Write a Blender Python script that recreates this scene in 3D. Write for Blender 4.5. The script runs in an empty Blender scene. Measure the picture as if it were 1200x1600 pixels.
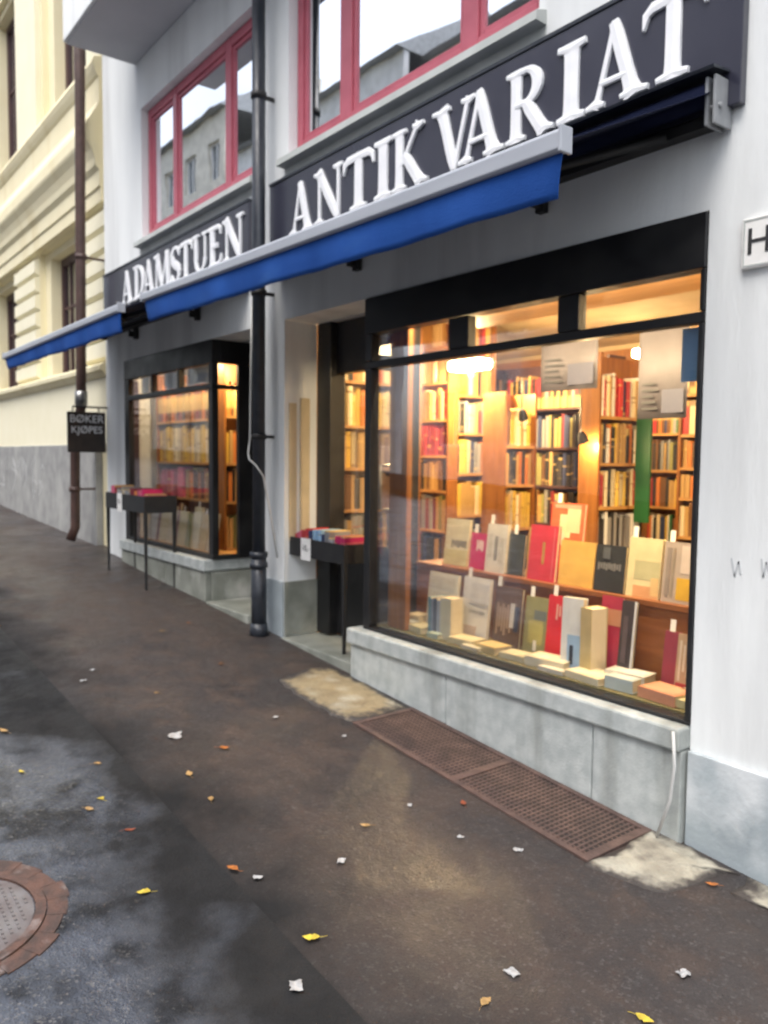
import bpy, bmesh, math, random
from mathutils import Vector, Matrix
from collections import Counter
S = bpy.context.scene
COL = S.collection
RAD = math.radians

# ---------------------------------------------------------------- camera
cd = bpy.data.cameras.new("camera")
cam = bpy.data.objects.new("camera", cd)
COL.objects.link(cam)
r0 = (0.60622392, 0.79522783, 0.01025978)      # camera right
dn = (0.05973275, -0.03266416, -0.99767983)    # camera down
fw = (-0.79304764, 0.60543022, -0.06730294)    # camera forward
m = Matrix.Identity(4)
for i in range(3):
    m[i][0] = r0[i]; m[i][1] = -dn[i]; m[i][2] = -fw[i]
cam.matrix_world = m
cd.sensor_fit = 'VERTICAL'; cd.sensor_height = 36.0; cd.sensor_width = 27.0
cd.lens = 1248.0 / 1600.0 * 36.0
cd.dof.use_dof = True; cd.dof.focus_distance = 1.2; cd.dof.aperture_fstop = 5.6     # hand-held, focused a little short
cd.clip_start = 0.05; cd.clip_end = 3000
S.camera = cam

# ---------------------------------------------------------------- sky, sun, exposure
SUN_EL, SUN_AZ = RAD(64), RAD(155)
w = bpy.data.worlds.new("World"); S.world = w; w.use_nodes = True
nt = w.node_tree; nt.nodes.clear()
sky = nt.nodes.new("ShaderNodeTexSky"); sky.sky_type = 'NISHITA'; sky.sun_disc = False
sky.sun_elevation = SUN_EL; sky.sun_rotation = SUN_AZ; sky.air_density = 1.0; sky.dust_density = 4.0; sky.ozone_density = 1.0
hs = nt.nodes.new("ShaderNodeHueSaturation"); hs.inputs['Saturation'].default_value = 0.46
# broken cloud: soft bright and dull patches over the whole dome
tc = nt.nodes.new("ShaderNodeTexCoord")
nz = nt.nodes.new("ShaderNodeTexNoise"); nz.inputs['Scale'].default_value = 2.2; nz.inputs['Detail'].default_value = 5
rmp = nt.nodes.new("ShaderNodeMapRange"); rmp.inputs['To Min'].default_value = 0.8; rmp.inputs['To Max'].default_value = 1.35
rmp.inputs['From Min'].default_value = 0.3; rmp.inputs['From Max'].default_value = 0.7
mx = nt.nodes.new("ShaderNodeVectorMath"); mx.operation = 'SCALE'
bg = nt.nodes.new("ShaderNodeBackground"); bg.inputs['Strength'].default_value = 0.15
out = nt.nodes.new("ShaderNodeOutputWorld")
nt.links.new(sky.outputs[0], hs.inputs['Color']); nt.links.new(hs.outputs[0], mx.inputs[0])
nt.links.new(tc.outputs['Generated'], nz.inputs['Vector']); nt.links.new(nz.outputs['Fac'], rmp.inputs['Value'])
nt.links.new(rmp.outputs[0], mx.inputs['Scale']); nt.links.new(mx.outputs[0], bg.inputs['Color'])
nt.links.new(bg.outputs[0], out.inputs['Surface'])

sd = bpy.data.lights.new("sun", 'SUN'); sd.energy = 0.6; sd.angle = RAD(45); sd.color = (1, 0.97, 0.93)
so = bpy.data.objects.new("sun", sd); COL.objects.link(so)
# sun_rotation is measured from +Y towards +X
az = SUN_AZ
sv = Vector((math.sin(az) * math.cos(SUN_EL), math.cos(az) * math.cos(SUN_EL), math.sin(SUN_EL)))
so.rotation_euler = sv.to_track_quat('Z', 'Y').to_euler()

vs = S.view_settings; vs.view_transform = 'Standard'; vs.look = 'None'; vs.gamma = 1.0; vs.use_curve_mapping = False
vs.exposure = 1.32

# ---------------------------------------------------------------- materials
MATS = {}
def mat(name, c1, c2=None, scale=4.0, detail=4.0, rough=0.6, rough2=None, bump=0.0, bscale=None, metallic=0.0,
        stretch=(1, 1, 1), spec=0.5, coat=0.0, emit=None, estr=0.0, coord='Object', contrast=(0.35, 0.65), dirt=None):
    if name in MATS: return MATS[name]
    M = bpy.data.materials.new(name); M.use_nodes = True
    n = M.node_tree.nodes; l = M.node_tree.links
    b = n["Principled BSDF"]
    b.inputs['Metallic'].default_value = metallic; b.inputs['Specular IOR Level'].default_value = spec
    b.inputs['Coat Weight'].default_value = coat; b.inputs['Coat Roughness'].default_value = 0.08
    t = n.new("ShaderNodeTexCoord"); mp = n.new("ShaderNodeMapping"); mp.inputs['Scale'].default_value = stretch
    l.new(t.outputs[coord], mp.inputs['Vector'])
    no = n.new("ShaderNodeTexNoise"); no.inputs['Scale'].default_value = scale; no.inputs['Detail'].default_value = detail
    l.new(mp.outputs[0], no.inputs['Vector'])
    cr = n.new("ShaderNodeValToRGB")
    c2 = c2 or tuple(min(1, x * 0.8) for x in c1)
    cr.color_ramp.elements[0].position = contrast[0]; cr.color_ramp.elements[1].position = contrast[1]
    cr.color_ramp.elements[0].color = (*c1, 1); cr.color_ramp.elements[1].color = (*c2, 1)
    l.new(no.outputs['Fac'], cr.inputs['Fac'])
    colout = cr.outputs['Color']
    if dirt:                                             # second, larger stain layer: (colour, scale, stretch, lo, hi)
        mp2 = n.new("ShaderNodeMapping"); mp2.inputs['Scale'].default_value = dirt[2]; mp2.inputs['Location'].default_value = (3.1, 1.7, 0.4)
        l.new(t.outputs[coord], mp2.inputs['Vector'])
        n2 = n.new("ShaderNodeTexNoise"); n2.inputs['Scale'].default_value = dirt[1]; n2.inputs['Detail'].default_value = 6
        l.new(mp2.outputs[0], n2.inputs['Vector'])
        mr = n.new("ShaderNodeMapRange"); mr.inputs['From Min'].default_value = dirt[3]; mr.inputs['From Max'].default_value = dirt[4]
        l.new(n2.outputs['Fac'], mr.inputs['Value'])
        mix = n.new("ShaderNodeMix"); mix.data_type = 'RGBA'
        l.new(mr.outputs[0], mix.inputs['Factor']); l.new(colout, mix.inputs['A']); mix.inputs['B'].default_value = (*dirt[0], 1)
        colout = mix.outputs['Result']
    l.new(colout, b.inputs['Base Color'])
    if rough2 is None: b.inputs['Roughness'].default_value = rough
    else:
        mr = n.new("ShaderNodeMapRange"); mr.inputs['To Min'].default_value = rough; mr.inputs['To Max'].default_value = rough2
        mr.inputs['From Min'].default_value = 0.35; mr.inputs['From Max'].default_value = 0.65
        l.new(no.outputs['Fac'], mr.inputs['Value']); l.new(mr.outputs[0], b.inputs['Roughness'])
    if bump:
        nb = n.new("ShaderNodeTexNoise"); nb.inputs['Scale'].default_value = bscale or scale * 6; nb.inputs['Detail'].default_value = 6
        l.new(mp.outputs[0], nb.inputs['Vector'])
        bp = n.new("ShaderNodeBump"); bp.inputs['Strength'].default_value = bump; bp.inputs['Distance'].default_value = 0.01
        l.new(nb.outputs['Fac'], bp.inputs['Height']); l.new(bp.outputs[0], b.inputs['Normal'])
    if emit:
        b.inputs['Emission Color'].default_value = (*emit, 1); b.inputs['Emission Strength'].default_value = estr
    MATS[name] = M
    return M

def glass_mat(name, tint, gain, base):
    M = bpy.data.materials.new(name); M.use_nodes = True
    n = M.node_tree.nodes; l = M.node_tree.links; n.clear()
    o = n.new("ShaderNodeOutputMaterial"); tr = n.new("ShaderNodeBsdfTransparent"); tr.inputs['Color'].default_value = (*tint, 1)
    gl = n.new("ShaderNodeBsdfGlossy"); gl.inputs['Roughness'].default_value = 0.015; gl.inputs['Color'].default_value = (0.95, 0.97, 1, 1)
    fr = n.new("ShaderNodeFresnel"); fr.inputs['IOR'].default_value = 1.45
    mu = n.new("ShaderNodeMath"); mu.operation = 'MULTIPLY_ADD'; mu.use_clamp = True
    mu.inputs[1].default_value = gain; mu.inputs[2].default_value = base
    # old panes are never quite flat
    tcx = n.new("ShaderNodeTexCoord"); nb = n.new("ShaderNodeTexNoise"); nb.inputs['Scale'].default_value = 1.3
    bp = n.new("ShaderNodeBump"); bp.inputs['Strength'].default_value = 0.06; bp.inputs['Distance'].default_value = 0.02
    l.new(tcx.outputs['Object'], nb.inputs['Vector']); l.new(nb.outputs['Fac'], bp.inputs['Height']); l.new(bp.outputs[0], gl.inputs['Normal'])
    mx = n.new("ShaderNodeMixShader")
    l.new(fr.outputs[0], mu.inputs[0]); l.new(mu.outputs[0], mx.inputs[0])
    l.new(tr.outputs[0], mx.inputs[1]); l.new(gl.outputs[0], mx.inputs[2]); l.new(mx.outputs[0], o.inputs['Surface'])
    MATS[name] = M
    return M

M_white = mat('white_render', (0.80, 0.82, 0.81), (0.74, 0.76, 0.755), scale=3, rough=0.85, bump=0.25, bscale=60, stretch=(1, 1, 0.25),
              dirt=((0.54, 0.55, 0.545), 2.0, (1.6, 1.6, 0.18), 0.52, 0.82))
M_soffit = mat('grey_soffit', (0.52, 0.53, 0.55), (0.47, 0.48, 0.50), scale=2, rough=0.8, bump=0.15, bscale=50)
M_greyband = mat('grey_painted_plinth', (0.36, 0.41, 0.43), (0.27, 0.31, 0.33), scale=3, rough=0.7, bump=0.3, bscale=40,
                 dirt=((0.60, 0.63, 0.64), 3, (1, 1, 0.7), 0.48, 0.66))
M_sill = mat('grey_sill', (0.50, 0.52, 0.50), (0.42, 0.44, 0.42), scale=5, rough=0.6, bump=0.1)
M_red = mat('red_window_paint', (0.49, 0.115, 0.155), (0.43, 0.095, 0.13), scale=8, rough=0.4)
M_black = mat('black_paint', (0.010, 0.010, 0.011), (0.018, 0.018, 0.018), scale=6, rough=0.35, rough2=0.5)
M_blackdull = mat('black_dull', (0.012, 0.012, 0.013), (0.02, 0.02, 0.02), scale=9, rough=0.6)
M_stone = mat('granite_plinth', (0.50, 0.53, 0.51), (0.38, 0.41, 0.40), scale=14, detail=8, rough=0.55, rough2=0.75, bump=0.25, bscale=90,
              dirt=((0.19, 0.20, 0.18), 3.5, (1.6, 1.6, 0.22), 0.50, 0.78))
M_stonedark = mat('weathered_stone', (0.30, 0.31, 0.27), (0.18, 0.19, 0.16), scale=5, detail=8, rough=0.6, bump=0.4, bscale=40,
                  dirt=((0.50, 0.50, 0.46), 3.0, (1, 1, 0.7), 0.55, 0.7))
M_cream = mat('yellow_stucco', (0.81, 0.74, 0.51), (0.78, 0.70, 0.47), scale=2.5, rough=0.85, bump=0.2, bscale=50,
              dirt=((0.68, 0.58, 0.34), 1.6, (1.5, 1.5, 0.3), 0.55, 0.8))
M_creamlight = mat('pale_stucco', (0.84, 0.79, 0.60), (0.81, 0.76, 0.56), scale=2.5, rough=0.85, bump=0.15, bscale=50)
M_plinthgrey = mat('grey_granite', (0.34, 0.34, 0.33), (0.25, 0.25, 0.245), scale=6, detail=8, rough=0.7, bump=0.3, bscale=60,
                   dirt=((0.42, 0.42, 0.40), 2.5, (1, 1, 0.5), 0.5, 0.75))
M_brown = mat('brown_metal', (0.085, 0.045, 0.035), (0.06, 0.032, 0.026), scale=10, rough=0.4, rough2=0.6)
M_brownwin = mat('brown_window_paint', (0.075, 0.035, 0.035), rough=0.45)
M_pipe = mat('dark_cast_iron', (0.018, 0.022, 0.030), (0.03, 0.035, 0.045), scale=14, rough=0.3, rough2=0.5)
M_bar = mat('grey_aluminium', (0.36, 0.38, 0.42), (0.31, 0.33, 0.37), scale=8, rough=0.45, metallic=0.0, stretch=(0.2, 1, 1))
M_blue = mat('blue_canvas', (0.016, 0.075, 0.31), (0.020, 0.092, 0.36), scale=5, detail=8, rough=0.85, bump=0.35, bscale=260, stretch=(1, 1, 0.5), spec=0.2, dirt=((0.034, 0.115, 0.36), 2.2, (1.2, 1, 3), 0.5, 0.75))
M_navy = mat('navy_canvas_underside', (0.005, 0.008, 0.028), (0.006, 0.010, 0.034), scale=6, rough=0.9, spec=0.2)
M_sign = mat('sign_panel', (0.030, 0.031, 0.048), (0.036, 0.037, 0.055), scale=3, rough=0.20, rough2=0.27, spec=0.8)
M_letter = mat('white_letter', (0.88, 0.89, 0.90), (0.82, 0.83, 0.85), scale=10, rough=0.35)
M_wood = mat('warm_wood', (0.31, 0.125, 0.030), (0.22, 0.080, 0.020), scale=9, detail=7, rough=0.4, stretch=(3, 3, 0.25), bump=0.05)
M_woodh = mat('warm_wood_boards', (0.27, 0.10, 0.034), (0.20, 0.07, 0.023), scale=9, detail=7, rough=0.45, stretch=(0.3, 3, 3), bump=0.05)
M_ceilwood = mat('pale_wood_ceiling', (0.50, 0.26, 0.09), (0.42, 0.21, 0.07), scale=6, rough=0.5, stretch=(0.3, 3, 3))
M_pine = mat('pine_shelf', (0.55, 0.30, 0.10), (0.46, 0.24, 0.08), scale=8, detail=6, rough=0.5, stretch=(0.4, 2, 2))
M_inside = mat('interior_plaster', (0.55, 0.42, 0.26), (0.48, 0.36, 0.22), scale=3, rough=0.9)
M_floor = mat('shop_floor_boards', (0.10, 0.06, 0.035), (0.07, 0.04, 0.025), scale=5, rough=0.5, stretch=(0.3, 3, 1))
M_felt = mat('green_felt', (0.17, 0.15, 0.07), (0.12, 0.11, 0.05), scale=30, rough=0.95)
M_page = mat('paper_pages', (0.72, 0.62, 0.42), (0.62, 0.52, 0.34), scale=60, rough=0.9, stretch=(8, 8, 0.4))
M_slip = mat('white_paper', (0.82, 0.81, 0.78), (0.76, 0.75, 0.72), scale=20, rough=0.8)
M_scrap = mat('wet_paper', (0.40, 0.40, 0.40), (0.26, 0.26, 0.26), scale=60, rough=0.6)
M_ink = mat('dark_print', (0.03, 0.03, 0.032), rough=0.6)
M_steel = mat('grey_steel', (0.30, 0.30, 0.30), rough=0.35, metallic=0.8)
M_grate = mat('rusty_grating', (0.125, 0.075, 0.060), (0.07, 0.045, 0.038), scale=9, detail=6, rough=0.55, rough2=0.8, bump=0.4, bscale=60)
M_pitshade = mat('painted_pit_shade', (0.02, 0.017, 0.015), rough=0.9)
M_rust = mat('rusty_iron', (0.11, 0.056, 0.040), (0.05, 0.032, 0.027), scale=16, dirt=((0.20, 0.17, 0.16), 9, (1, 1, 1), 0.56, 0.68), rough=0.4, rough2=0.7, bump=0.3)
M_ironlid = mat('worn_iron_lid', (0.20, 0.19, 0.19), (0.13, 0.105, 0.10), scale=10, rough=0.3, rough2=0.55, metallic=0.3, bump=0.2)
M_slab = mat('sandy_slab', (0.32, 0.255, 0.15), (0.23, 0.18, 0.105), scale=7, detail=10, rough=0.45, rough2=0.75, bump=0.9, bscale=70,
             dirt=((0.38, 0.35, 0.27), 5, (1, 1, 1), 0.52, 0.7))
M_lump = mat('pale_concrete', (0.40, 0.375, 0.30), (0.28, 0.26, 0.205), scale=9, detail=10, rough=0.75, bump=1.0, bscale=60, dirt=((0.16, 0.145, 0.12), 6, (1, 1, 1), 0.52, 0.68))
M_cable = mat('white_plastic', (0.55, 0.55, 0.53), rough=0.4)
M_curtain = mat('grey_blind', (0.30, 0.33, 0.33), (0.24, 0.26, 0.27), scale=5, rough=0.9, stretch=(4, 1, 0.2))
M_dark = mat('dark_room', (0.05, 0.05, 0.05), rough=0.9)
M_graf = mat('white_spray', (0.62, 0.63, 0.63), rough=0.8)
M_grafd = mat('dark_spray', (0.56, 0.58, 0.59), rough=0.8)
M_lampglow = mat('lamp_glow', (1, 0.9, 0.7), emit=(1.0, 0.72, 0.36), estr=42.0)
M_bulb = mat('spot_bulb', (1, 0.9, 0.7), emit=(1.0, 0.78, 0.45), estr=14.0)
M_opp1 = mat('beige_opposite', (0.76, 0.72, 0.63), rough=0.9, scale=2)
M_opp2 = mat('grey_opposite', (0.74, 0.75, 0.76), rough=0.9, scale=2)
M_opp3 = mat('lilac_opposite', (0.72, 0.69, 0.72), rough=0.9, scale=2)
M_roof = mat('pale_slate', (0.34, 0.36, 0.38), rough=0.5, scale=6)
M_oppglass = mat('opposite_glass', (0.18, 0.20, 0.22), rough=0.08)
G_shop = glass_mat('shop_glass', (0.97, 0.975, 0.975), 0.42, 0.0)
G_up = glass_mat('upper_glass', (0.5, 0.52, 0.53), 2.0, 0.70)
G_yel = glass_mat('neighbour_glass', (0.7, 0.72, 0.72), 1.6, 0.12)

def asphalt(name, ca, cb, cstain, r_lo, r_hi, spk, seam=None, spec=.5):
    M = bpy.data.materials.new(name); M.use_nodes = True
    n = M.node_tree.nodes; l = M.node_tree.links; b = n["Principled BSDF"]
    t = n.new("ShaderNodeTexCoord")
    def noise(sc, det, strch=(1, 1, 1), rgh=0.55):
        mp = n.new("ShaderNodeMapping"); mp.inputs['Scale'].default_value = strch; l.new(t.outputs['Object'], mp.inputs['Vector'])
        q = n.new("ShaderNodeTexNoise"); q.inputs['Scale'].default_value = sc; q.inputs['Detail'].default_value = det; q.inputs['Roughness'].default_value = rgh
        l.new(mp.outputs[0], q.inputs['Vector']); return q.outputs['Fac']
    def rng(v, a, b2, c, d):
        q = n.new("ShaderNodeMapRange"); q.inputs['From Min'].default_value = a; q.inputs['From Max'].default_value = b2
        q.inputs['To Min'].default_value = c; q.inputs['To Max'].default_value = d; l.new(v, q.inputs['Value']); return q.outputs[0]
    def mixc(f, A, B):
        q = n.new("ShaderNodeMix"); q.data_type = 'RGBA'; l.new(f, q.inputs['Factor'])
        for k, v in (('A', A), ('B', B)):
            if isinstance(v, tuple): q.inputs[k].default_value = (*v, 1)
            else: l.new(v, q.inputs[k])
        return q.outputs['Result']
    big = noise(1.1, 5); mid = noise(5, 6); fine = noise(140, 3); vo = n.new("ShaderNodeTexVoronoi"); vo.inputs['Scale'].default_value = 110
    l.new(t.outputs['Object'], vo.inputs['Vector'])
    c = mixc(rng(big, 0.38, 0.62, 0, 1), ca, cb)
    c = mixc(rng(mid, 0.47, 0.64, 0, 0.9), c, cstain)
    c = mixc(rng(vo.outputs['Color'], 0.72, 0.95, 0, spk), c, (0.20, 0.19, 0.18))      # stone chips in the tar
    c = mixc(rng(fine, 0.5, 0.75, 0, 0.5), c, (0.02, 0.02, 0.021))
    if seam:
        sx = n.new("ShaderNodeSeparateXYZ"); l.new(t.outputs['Object'], sx.inputs[0])
        ad = n.new("ShaderNodeMath"); ad.operation = 'MULTIPLY_ADD'; l.new(noise(1.6, 6), ad.inputs[0]); ad.inputs[1].default_value = 1.3; l.new(sx.outputs['Y'], ad.inputs[2])
        sf = rng(ad.outputs[0], seam[0], seam[1], seam[2], seam[3]); c = mixc(sf, c, seam[4])
    l.new(c, b.inputs['Base Color'])
    wet = noise(1.7, 6)
    mul = n.new("ShaderNodeMath"); mul.operation = 'ADD'
    l.new(rng(wet, 0.4, 0.62, r_lo, r_hi), mul.inputs[0]); l.new(rng(fine, 0.3, 0.7, -0.06, 0.10), mul.inputs[1])
    ro = mul.outputs[0]
    if seam:                                            # the tarred edge is coarse and drains dry
        m2 = n.new("ShaderNodeMath"); m2.operation = 'MULTIPLY_ADD'; l.new(sf, m2.inputs[0]); m2.inputs[1].default_value = .4; l.new(ro, m2.inputs[2]); ro = m2.outputs[0]
    l.new(ro, b.inputs['Roughness'])
    hsum = n.new("ShaderNodeMath"); hsum.operation = 'MULTIPLY_ADD'; l.new(vo.outputs['Distance'], hsum.inputs[0]); hsum.inputs[1].default_value = 0.8
    l.new(fine, hsum.inputs[2])
    bp = n.new("ShaderNodeBump"); bp.inputs['Strength'].default_value = 0.40; bp.inputs['Distance'].default_value = 0.003
    l.new(hsum.outputs[0], bp.inputs['Height'])
    bp2 = n.new("ShaderNodeBump"); bp2.inputs['Strength'].default_value = 0.5; bp2.inputs['Distance'].default_value = 0.03
    l.new(mid, bp2.inputs['Height']); l.new(bp.outputs[0], bp2.inputs['Normal']); l.new(bp2.outputs[0], b.inputs['Normal'])
    # puddled film of water: glossy in patches, dull where it has drained
    sp_ = rng(mid, 0.40, 0.60, spec * 1.25, spec * .25)
    if seam:
        inv = n.new("ShaderNodeMath"); inv.operation = 'MULTIPLY_ADD'; l.new(sf, inv.inputs[0]); inv.inputs[1].default_value = -.9; inv.inputs[2].default_value = 1.0
        mm = n.new("ShaderNodeMath"); mm.operation = 'MULTIPLY'; l.new(inv.outputs[0], mm.inputs[0]); l.new(sp_, mm.inputs[1]); sp_ = mm.outputs[0]
    l.new(sp_, b.inputs['Specular IOR Level'])
    return M
M_pave = asphalt('wet_brown_asphalt', (0.056, 0.045, 0.040), (0.037, 0.033, 0.033), (0.068, 0.053, 0.046), 0.28, 0.52, 0.25, (1.85, 2.35, 1, 0, (0.019, 0.019, 0.0195)), .24)
M_road = asphalt('wet_dark_asphalt', (0.062, 0.072, 0.094), (0.042, 0.048, 0.062), (0.014, 0.0145, 0.016), 0.06, 0.28, 0.45, (1.40, 1.80, 0, 1, (0.019, 0.019, 0.0195)), 1.0)

BOOKC = {  # colour word -> base colour
    'red': (0.42, 0.03, 0.035), 'dark red': (0.20, 0.02, 0.03), 'cream': (0.70, 0.60, 0.40), 'tan': (0.46, 0.29, 0.11), 'brown': (0.16, 0.075, 0.03),
    'black': (0.022, 0.022, 0.024), 'dark blue': (0.03, 0.045, 0.12), 'light blue': (0.22, 0.36, 0.50), 'green': (0.03, 0.13, 0.05), 'white': (0.74, 0.73, 0.70),
    'grey': (0.26, 0.26, 0.27), 'yellow': (0.66, 0.45, 0.08), 'orange': (0.55, 0.18, 0.04), 'olive': (0.26, 0.25, 0.09), 'pink': (0.60, 0.12, 0.20), 'magenta': (0.50, 0.015, 0.11)}
def book_mat(cn):
    key = 'cloth_' + cn.replace(' ', '_')
    if key in MATS: return MATS[key]
    c = BOOKC[cn]
    M = bpy.data.materials.new(key); M.use_nodes = True
    n = M.node_tree.nodes; l = M.node_tree.links; b = n["Principled BSDF"]; b.inputs['Roughness'].default_value = 0.55
    t = n.new("ShaderNodeTexCoord"); sp = n.new("ShaderNodeSeparateXYZ"); l.new(t.outputs['Generated'], sp.inputs[0])
    oi = n.new("ShaderNodeObjectInfo")
    # title band and rules on the spine, at a height that differs from book to book
    ad = n.new("ShaderNodeMath"); ad.operation = 'MULTIPLY_ADD'; l.new(oi.outputs['Random'], ad.inputs[0]); ad.inputs[1].default_value = 3.7; l.new(sp.outputs['Z'], ad.inputs[2])
    cmb = n.new("ShaderNodeCombineXYZ"); l.new(ad.outputs[0], cmb.inputs['Z']); l.new(oi.outputs['Random'], cmb.inputs['X'])
    ns = n.new("ShaderNodeTexNoise"); ns.inputs['Scale'].default_value = 7; ns.inputs['Detail'].default_value = 1.5; l.new(cmb.outputs[0], ns.inputs['Vector'])
    st = n.new("ShaderNodeMapRange"); st.inputs['From Min'].default_value = 0.60; st.inputs['From Max'].default_value = 0.64; l.new(ns.outputs['Fac'], st.inputs['Value'])
    hv = n.new("ShaderNodeHueSaturation"); hv.inputs['Color'].default_value = (*c, 1)
    vr = n.new("ShaderNodeMapRange"); vr.inputs['To Min'].default_value = 0.65; vr.inputs['To Max'].default_value = 1.3; l.new(oi.outputs['Random'], vr.inputs['Value']); l.new(vr.outputs[0], hv.inputs['Value'])
    mixn = n.new("ShaderNodeMix"); mixn.data_type = 'RGBA'
    lum = sum(c) / 3
    mixn.inputs['B'].default_value = ((0.62, 0.45, 0.16, 1) if lum < 0.3 else (0.20, 0.10, 0.05, 1))
    mf = n.new("ShaderNodeMath"); mf.operation = 'MULTIPLY'; mf.inputs[1].default_value = 0.75; l.new(st.outputs[0], mf.inputs[0])
    l.new(mf.outputs[0], mixn.inputs['Factor']); l.new(hv.outputs[0], mixn.inputs['A']); l.new(mixn.outputs['Result'], b.inputs['Base Color'])
    MATS[key] = M
    return M
PLAIN = {}
def plain_cover(c, rough=0.4):
    k = tuple(c)
    if k not in PLAIN: PLAIN[k] = mat('cover_%d' % len(PLAIN), c, tuple(x * 0.86 for x in c), scale=12, rough=rough)
    return PLAIN[k]

# ---------------------------------------------------------------- mesh helpers
def wpos(o):
    p = Vector((0, 0, 0))
    while o is not None:
        p += o.location; o = o.parent
    return p
class MB:
    def __init__(s): s.v = []; s.f = []; s.mi = []; s.cur = 0; s.sm = []; s.smooth = False
    def m(s, i): s.cur = i; return s
    def add(s, vs_, fs):
        o = len(s.v); s.v += [tuple(v) for v in vs_]
        for f in fs: s.f.append(tuple(i + o for i in f)); s.mi.append(s.cur); s.sm.append(s.smooth)
        return s
    def box(s, x0, x1, y0, y1, z0, z1):
        vs_ = [(x0, y0, z0), (x1, y0, z0), (x1, y1, z0), (x0, y1, z0), (x0, y0, z1), (x1, y0, z1), (x1, y1, z1), (x0, y1, z1)]
        return s.add(vs_, [(0, 3, 2, 1), (4, 5, 6, 7), (0, 1, 5, 4), (1, 2, 6, 5), (2, 3, 7, 6), (3, 0, 4, 7)])
    def hexa(s, p):   # 8 points: bottom 4 ccw, top 4 ccw
        return s.add(p, [(0, 3, 2, 1), (4, 5, 6, 7), (0, 1, 5, 4), (1, 2, 6, 5), (2, 3, 7, 6), (3, 0, 4, 7)])
    def prism_x(s, prof, x0, x1):   # profile of (y,z) points
        k = len(prof)
        vs_ = [(x0, y, z) for y, z in prof] + [(x1, y, z) for y, z in prof]
        fs = [tuple(range(k))[::-1], tuple(range(k, 2 * k))] + [(i, (i + 1) % k, k + (i + 1) % k, k + i) for i in range(k)]
        return s.add(vs_, fs)
    def prism_y(s, prof, y0, y1):   # profile of (x,z)
        k = len(prof)
        vs_ = [(x, y0, z) for x, z in prof] + [(x, y1, z) for x, z in prof]
        fs = [tuple(range(k))[::-1], tuple(range(k, 2 * k))] + [(i, (i + 1) % k, k + (i + 1) % k, k + i) for i in range(k)]
        return s.add(vs_, fs)
    def prism_z(s, prof, z0, z1):
        k = len(prof)
        vs_ = [(x, y, z0) for x, y in prof] + [(x, y, z1) for x, y in prof]
        fs = [tuple(range(k))[::-1], tuple(range(k, 2 * k))] + [(i, (i + 1) % k, k + (i + 1) % k, k + i) for i in range(k)]
        return s.add(vs_, fs)
    def tube(s, pts, r, n=10, caps=True):
        pts = [Vector(p) for p in pts]; rs = r if isinstance(r, (list, tuple)) else [r] * len(pts)
        rings = []; up = None
        for i, p in enumerate(pts):
            d = (pts[min(i + 1, len(pts) - 1)] - pts[max(i - 1, 0)]).normalized()
            if up is None: up = Vector((0, 0, 1)) if abs(d.z) < 0.9 else Vector((1, 0, 0))
            a = d.cross(up).normalized(); b2 = a.cross(d).normalized(); up = b2
            rings.append([p + a * (rs[i] * math.cos(2 * math.pi * k / n)) + b2 * (rs[i] * math.sin(2 * math.pi * k / n)) for k in range(n)])
        vs_ = [q for R_ in rings for q in R_]; fs = []
        for i in range(len(pts) - 1):
            for k in range(n): fs.append((i * n + k, i * n + (k + 1) % n, (i + 1) * n + (k + 1) % n, (i + 1) * n + k))
        if caps: fs += [tuple(range(n)), tuple(range((len(pts) - 1) * n, len(pts) * n))[::-1]]
        old = s.smooth; s.smooth = True; s.add(vs_, fs); s.smooth = old
        return s
    def mesh(s, name, mats, origin=(0, 0, 0)):
        me = bpy.data.meshes.new(name); o = Vector(origin)
        me.from_pydata([tuple(Vector(v) - o) for v in s.v], [], s.f)
        for mm in (mats if isinstance(mats, (list, tuple)) else [mats]): me.materials.append(mm)
        for p, i, q in zip(me.polygons, s.mi, s.sm): p.material_index = i; p.use_smooth = q
        bm = bmesh.new(); bm.from_mesh(me); bmesh.ops.recalc_face_normals(bm, faces=bm.faces); bm.to_mesh(me); bm.free()
        return me
    def build(s, name, mats, parent=None, bevel=0.0, origin=None, segs=2):
        org = Vector(origin) if origin is not None else (wpos(parent) if parent else Vector((0, 0, 0)))
        me = s.mesh(name, mats, org)
        o = bpy.data.objects.new(name, me); COL.objects.link(o)
        if parent: o.parent = parent
        if origin is not None: o.location = org - (wpos(parent) if parent else Vector((0, 0, 0)))
        if bevel:
            bv = o.modifiers.new('bevel', 'BEVEL'); bv.width = bevel; bv.segments = segs; bv.limit_method = 'ANGLE'; bv.angle_limit = RAD(40)
        return o
def empty(name, label, cat, loc, group=None):
    o = bpy.data.objects.new(name, None); o.empty_display_size = 0.1; COL.objects.link(o); o.location = loc
    return tag(o, label, cat, group)
def tag(o, label, cat, group=None, kind=None):
    if label: o['label'] = label
    if cat: o['category'] = cat
    if group: o['group'] = group
    if kind: o['kind'] = kind
    return o
def kind(o, k='structure'): o['kind'] = k; return o

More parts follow.
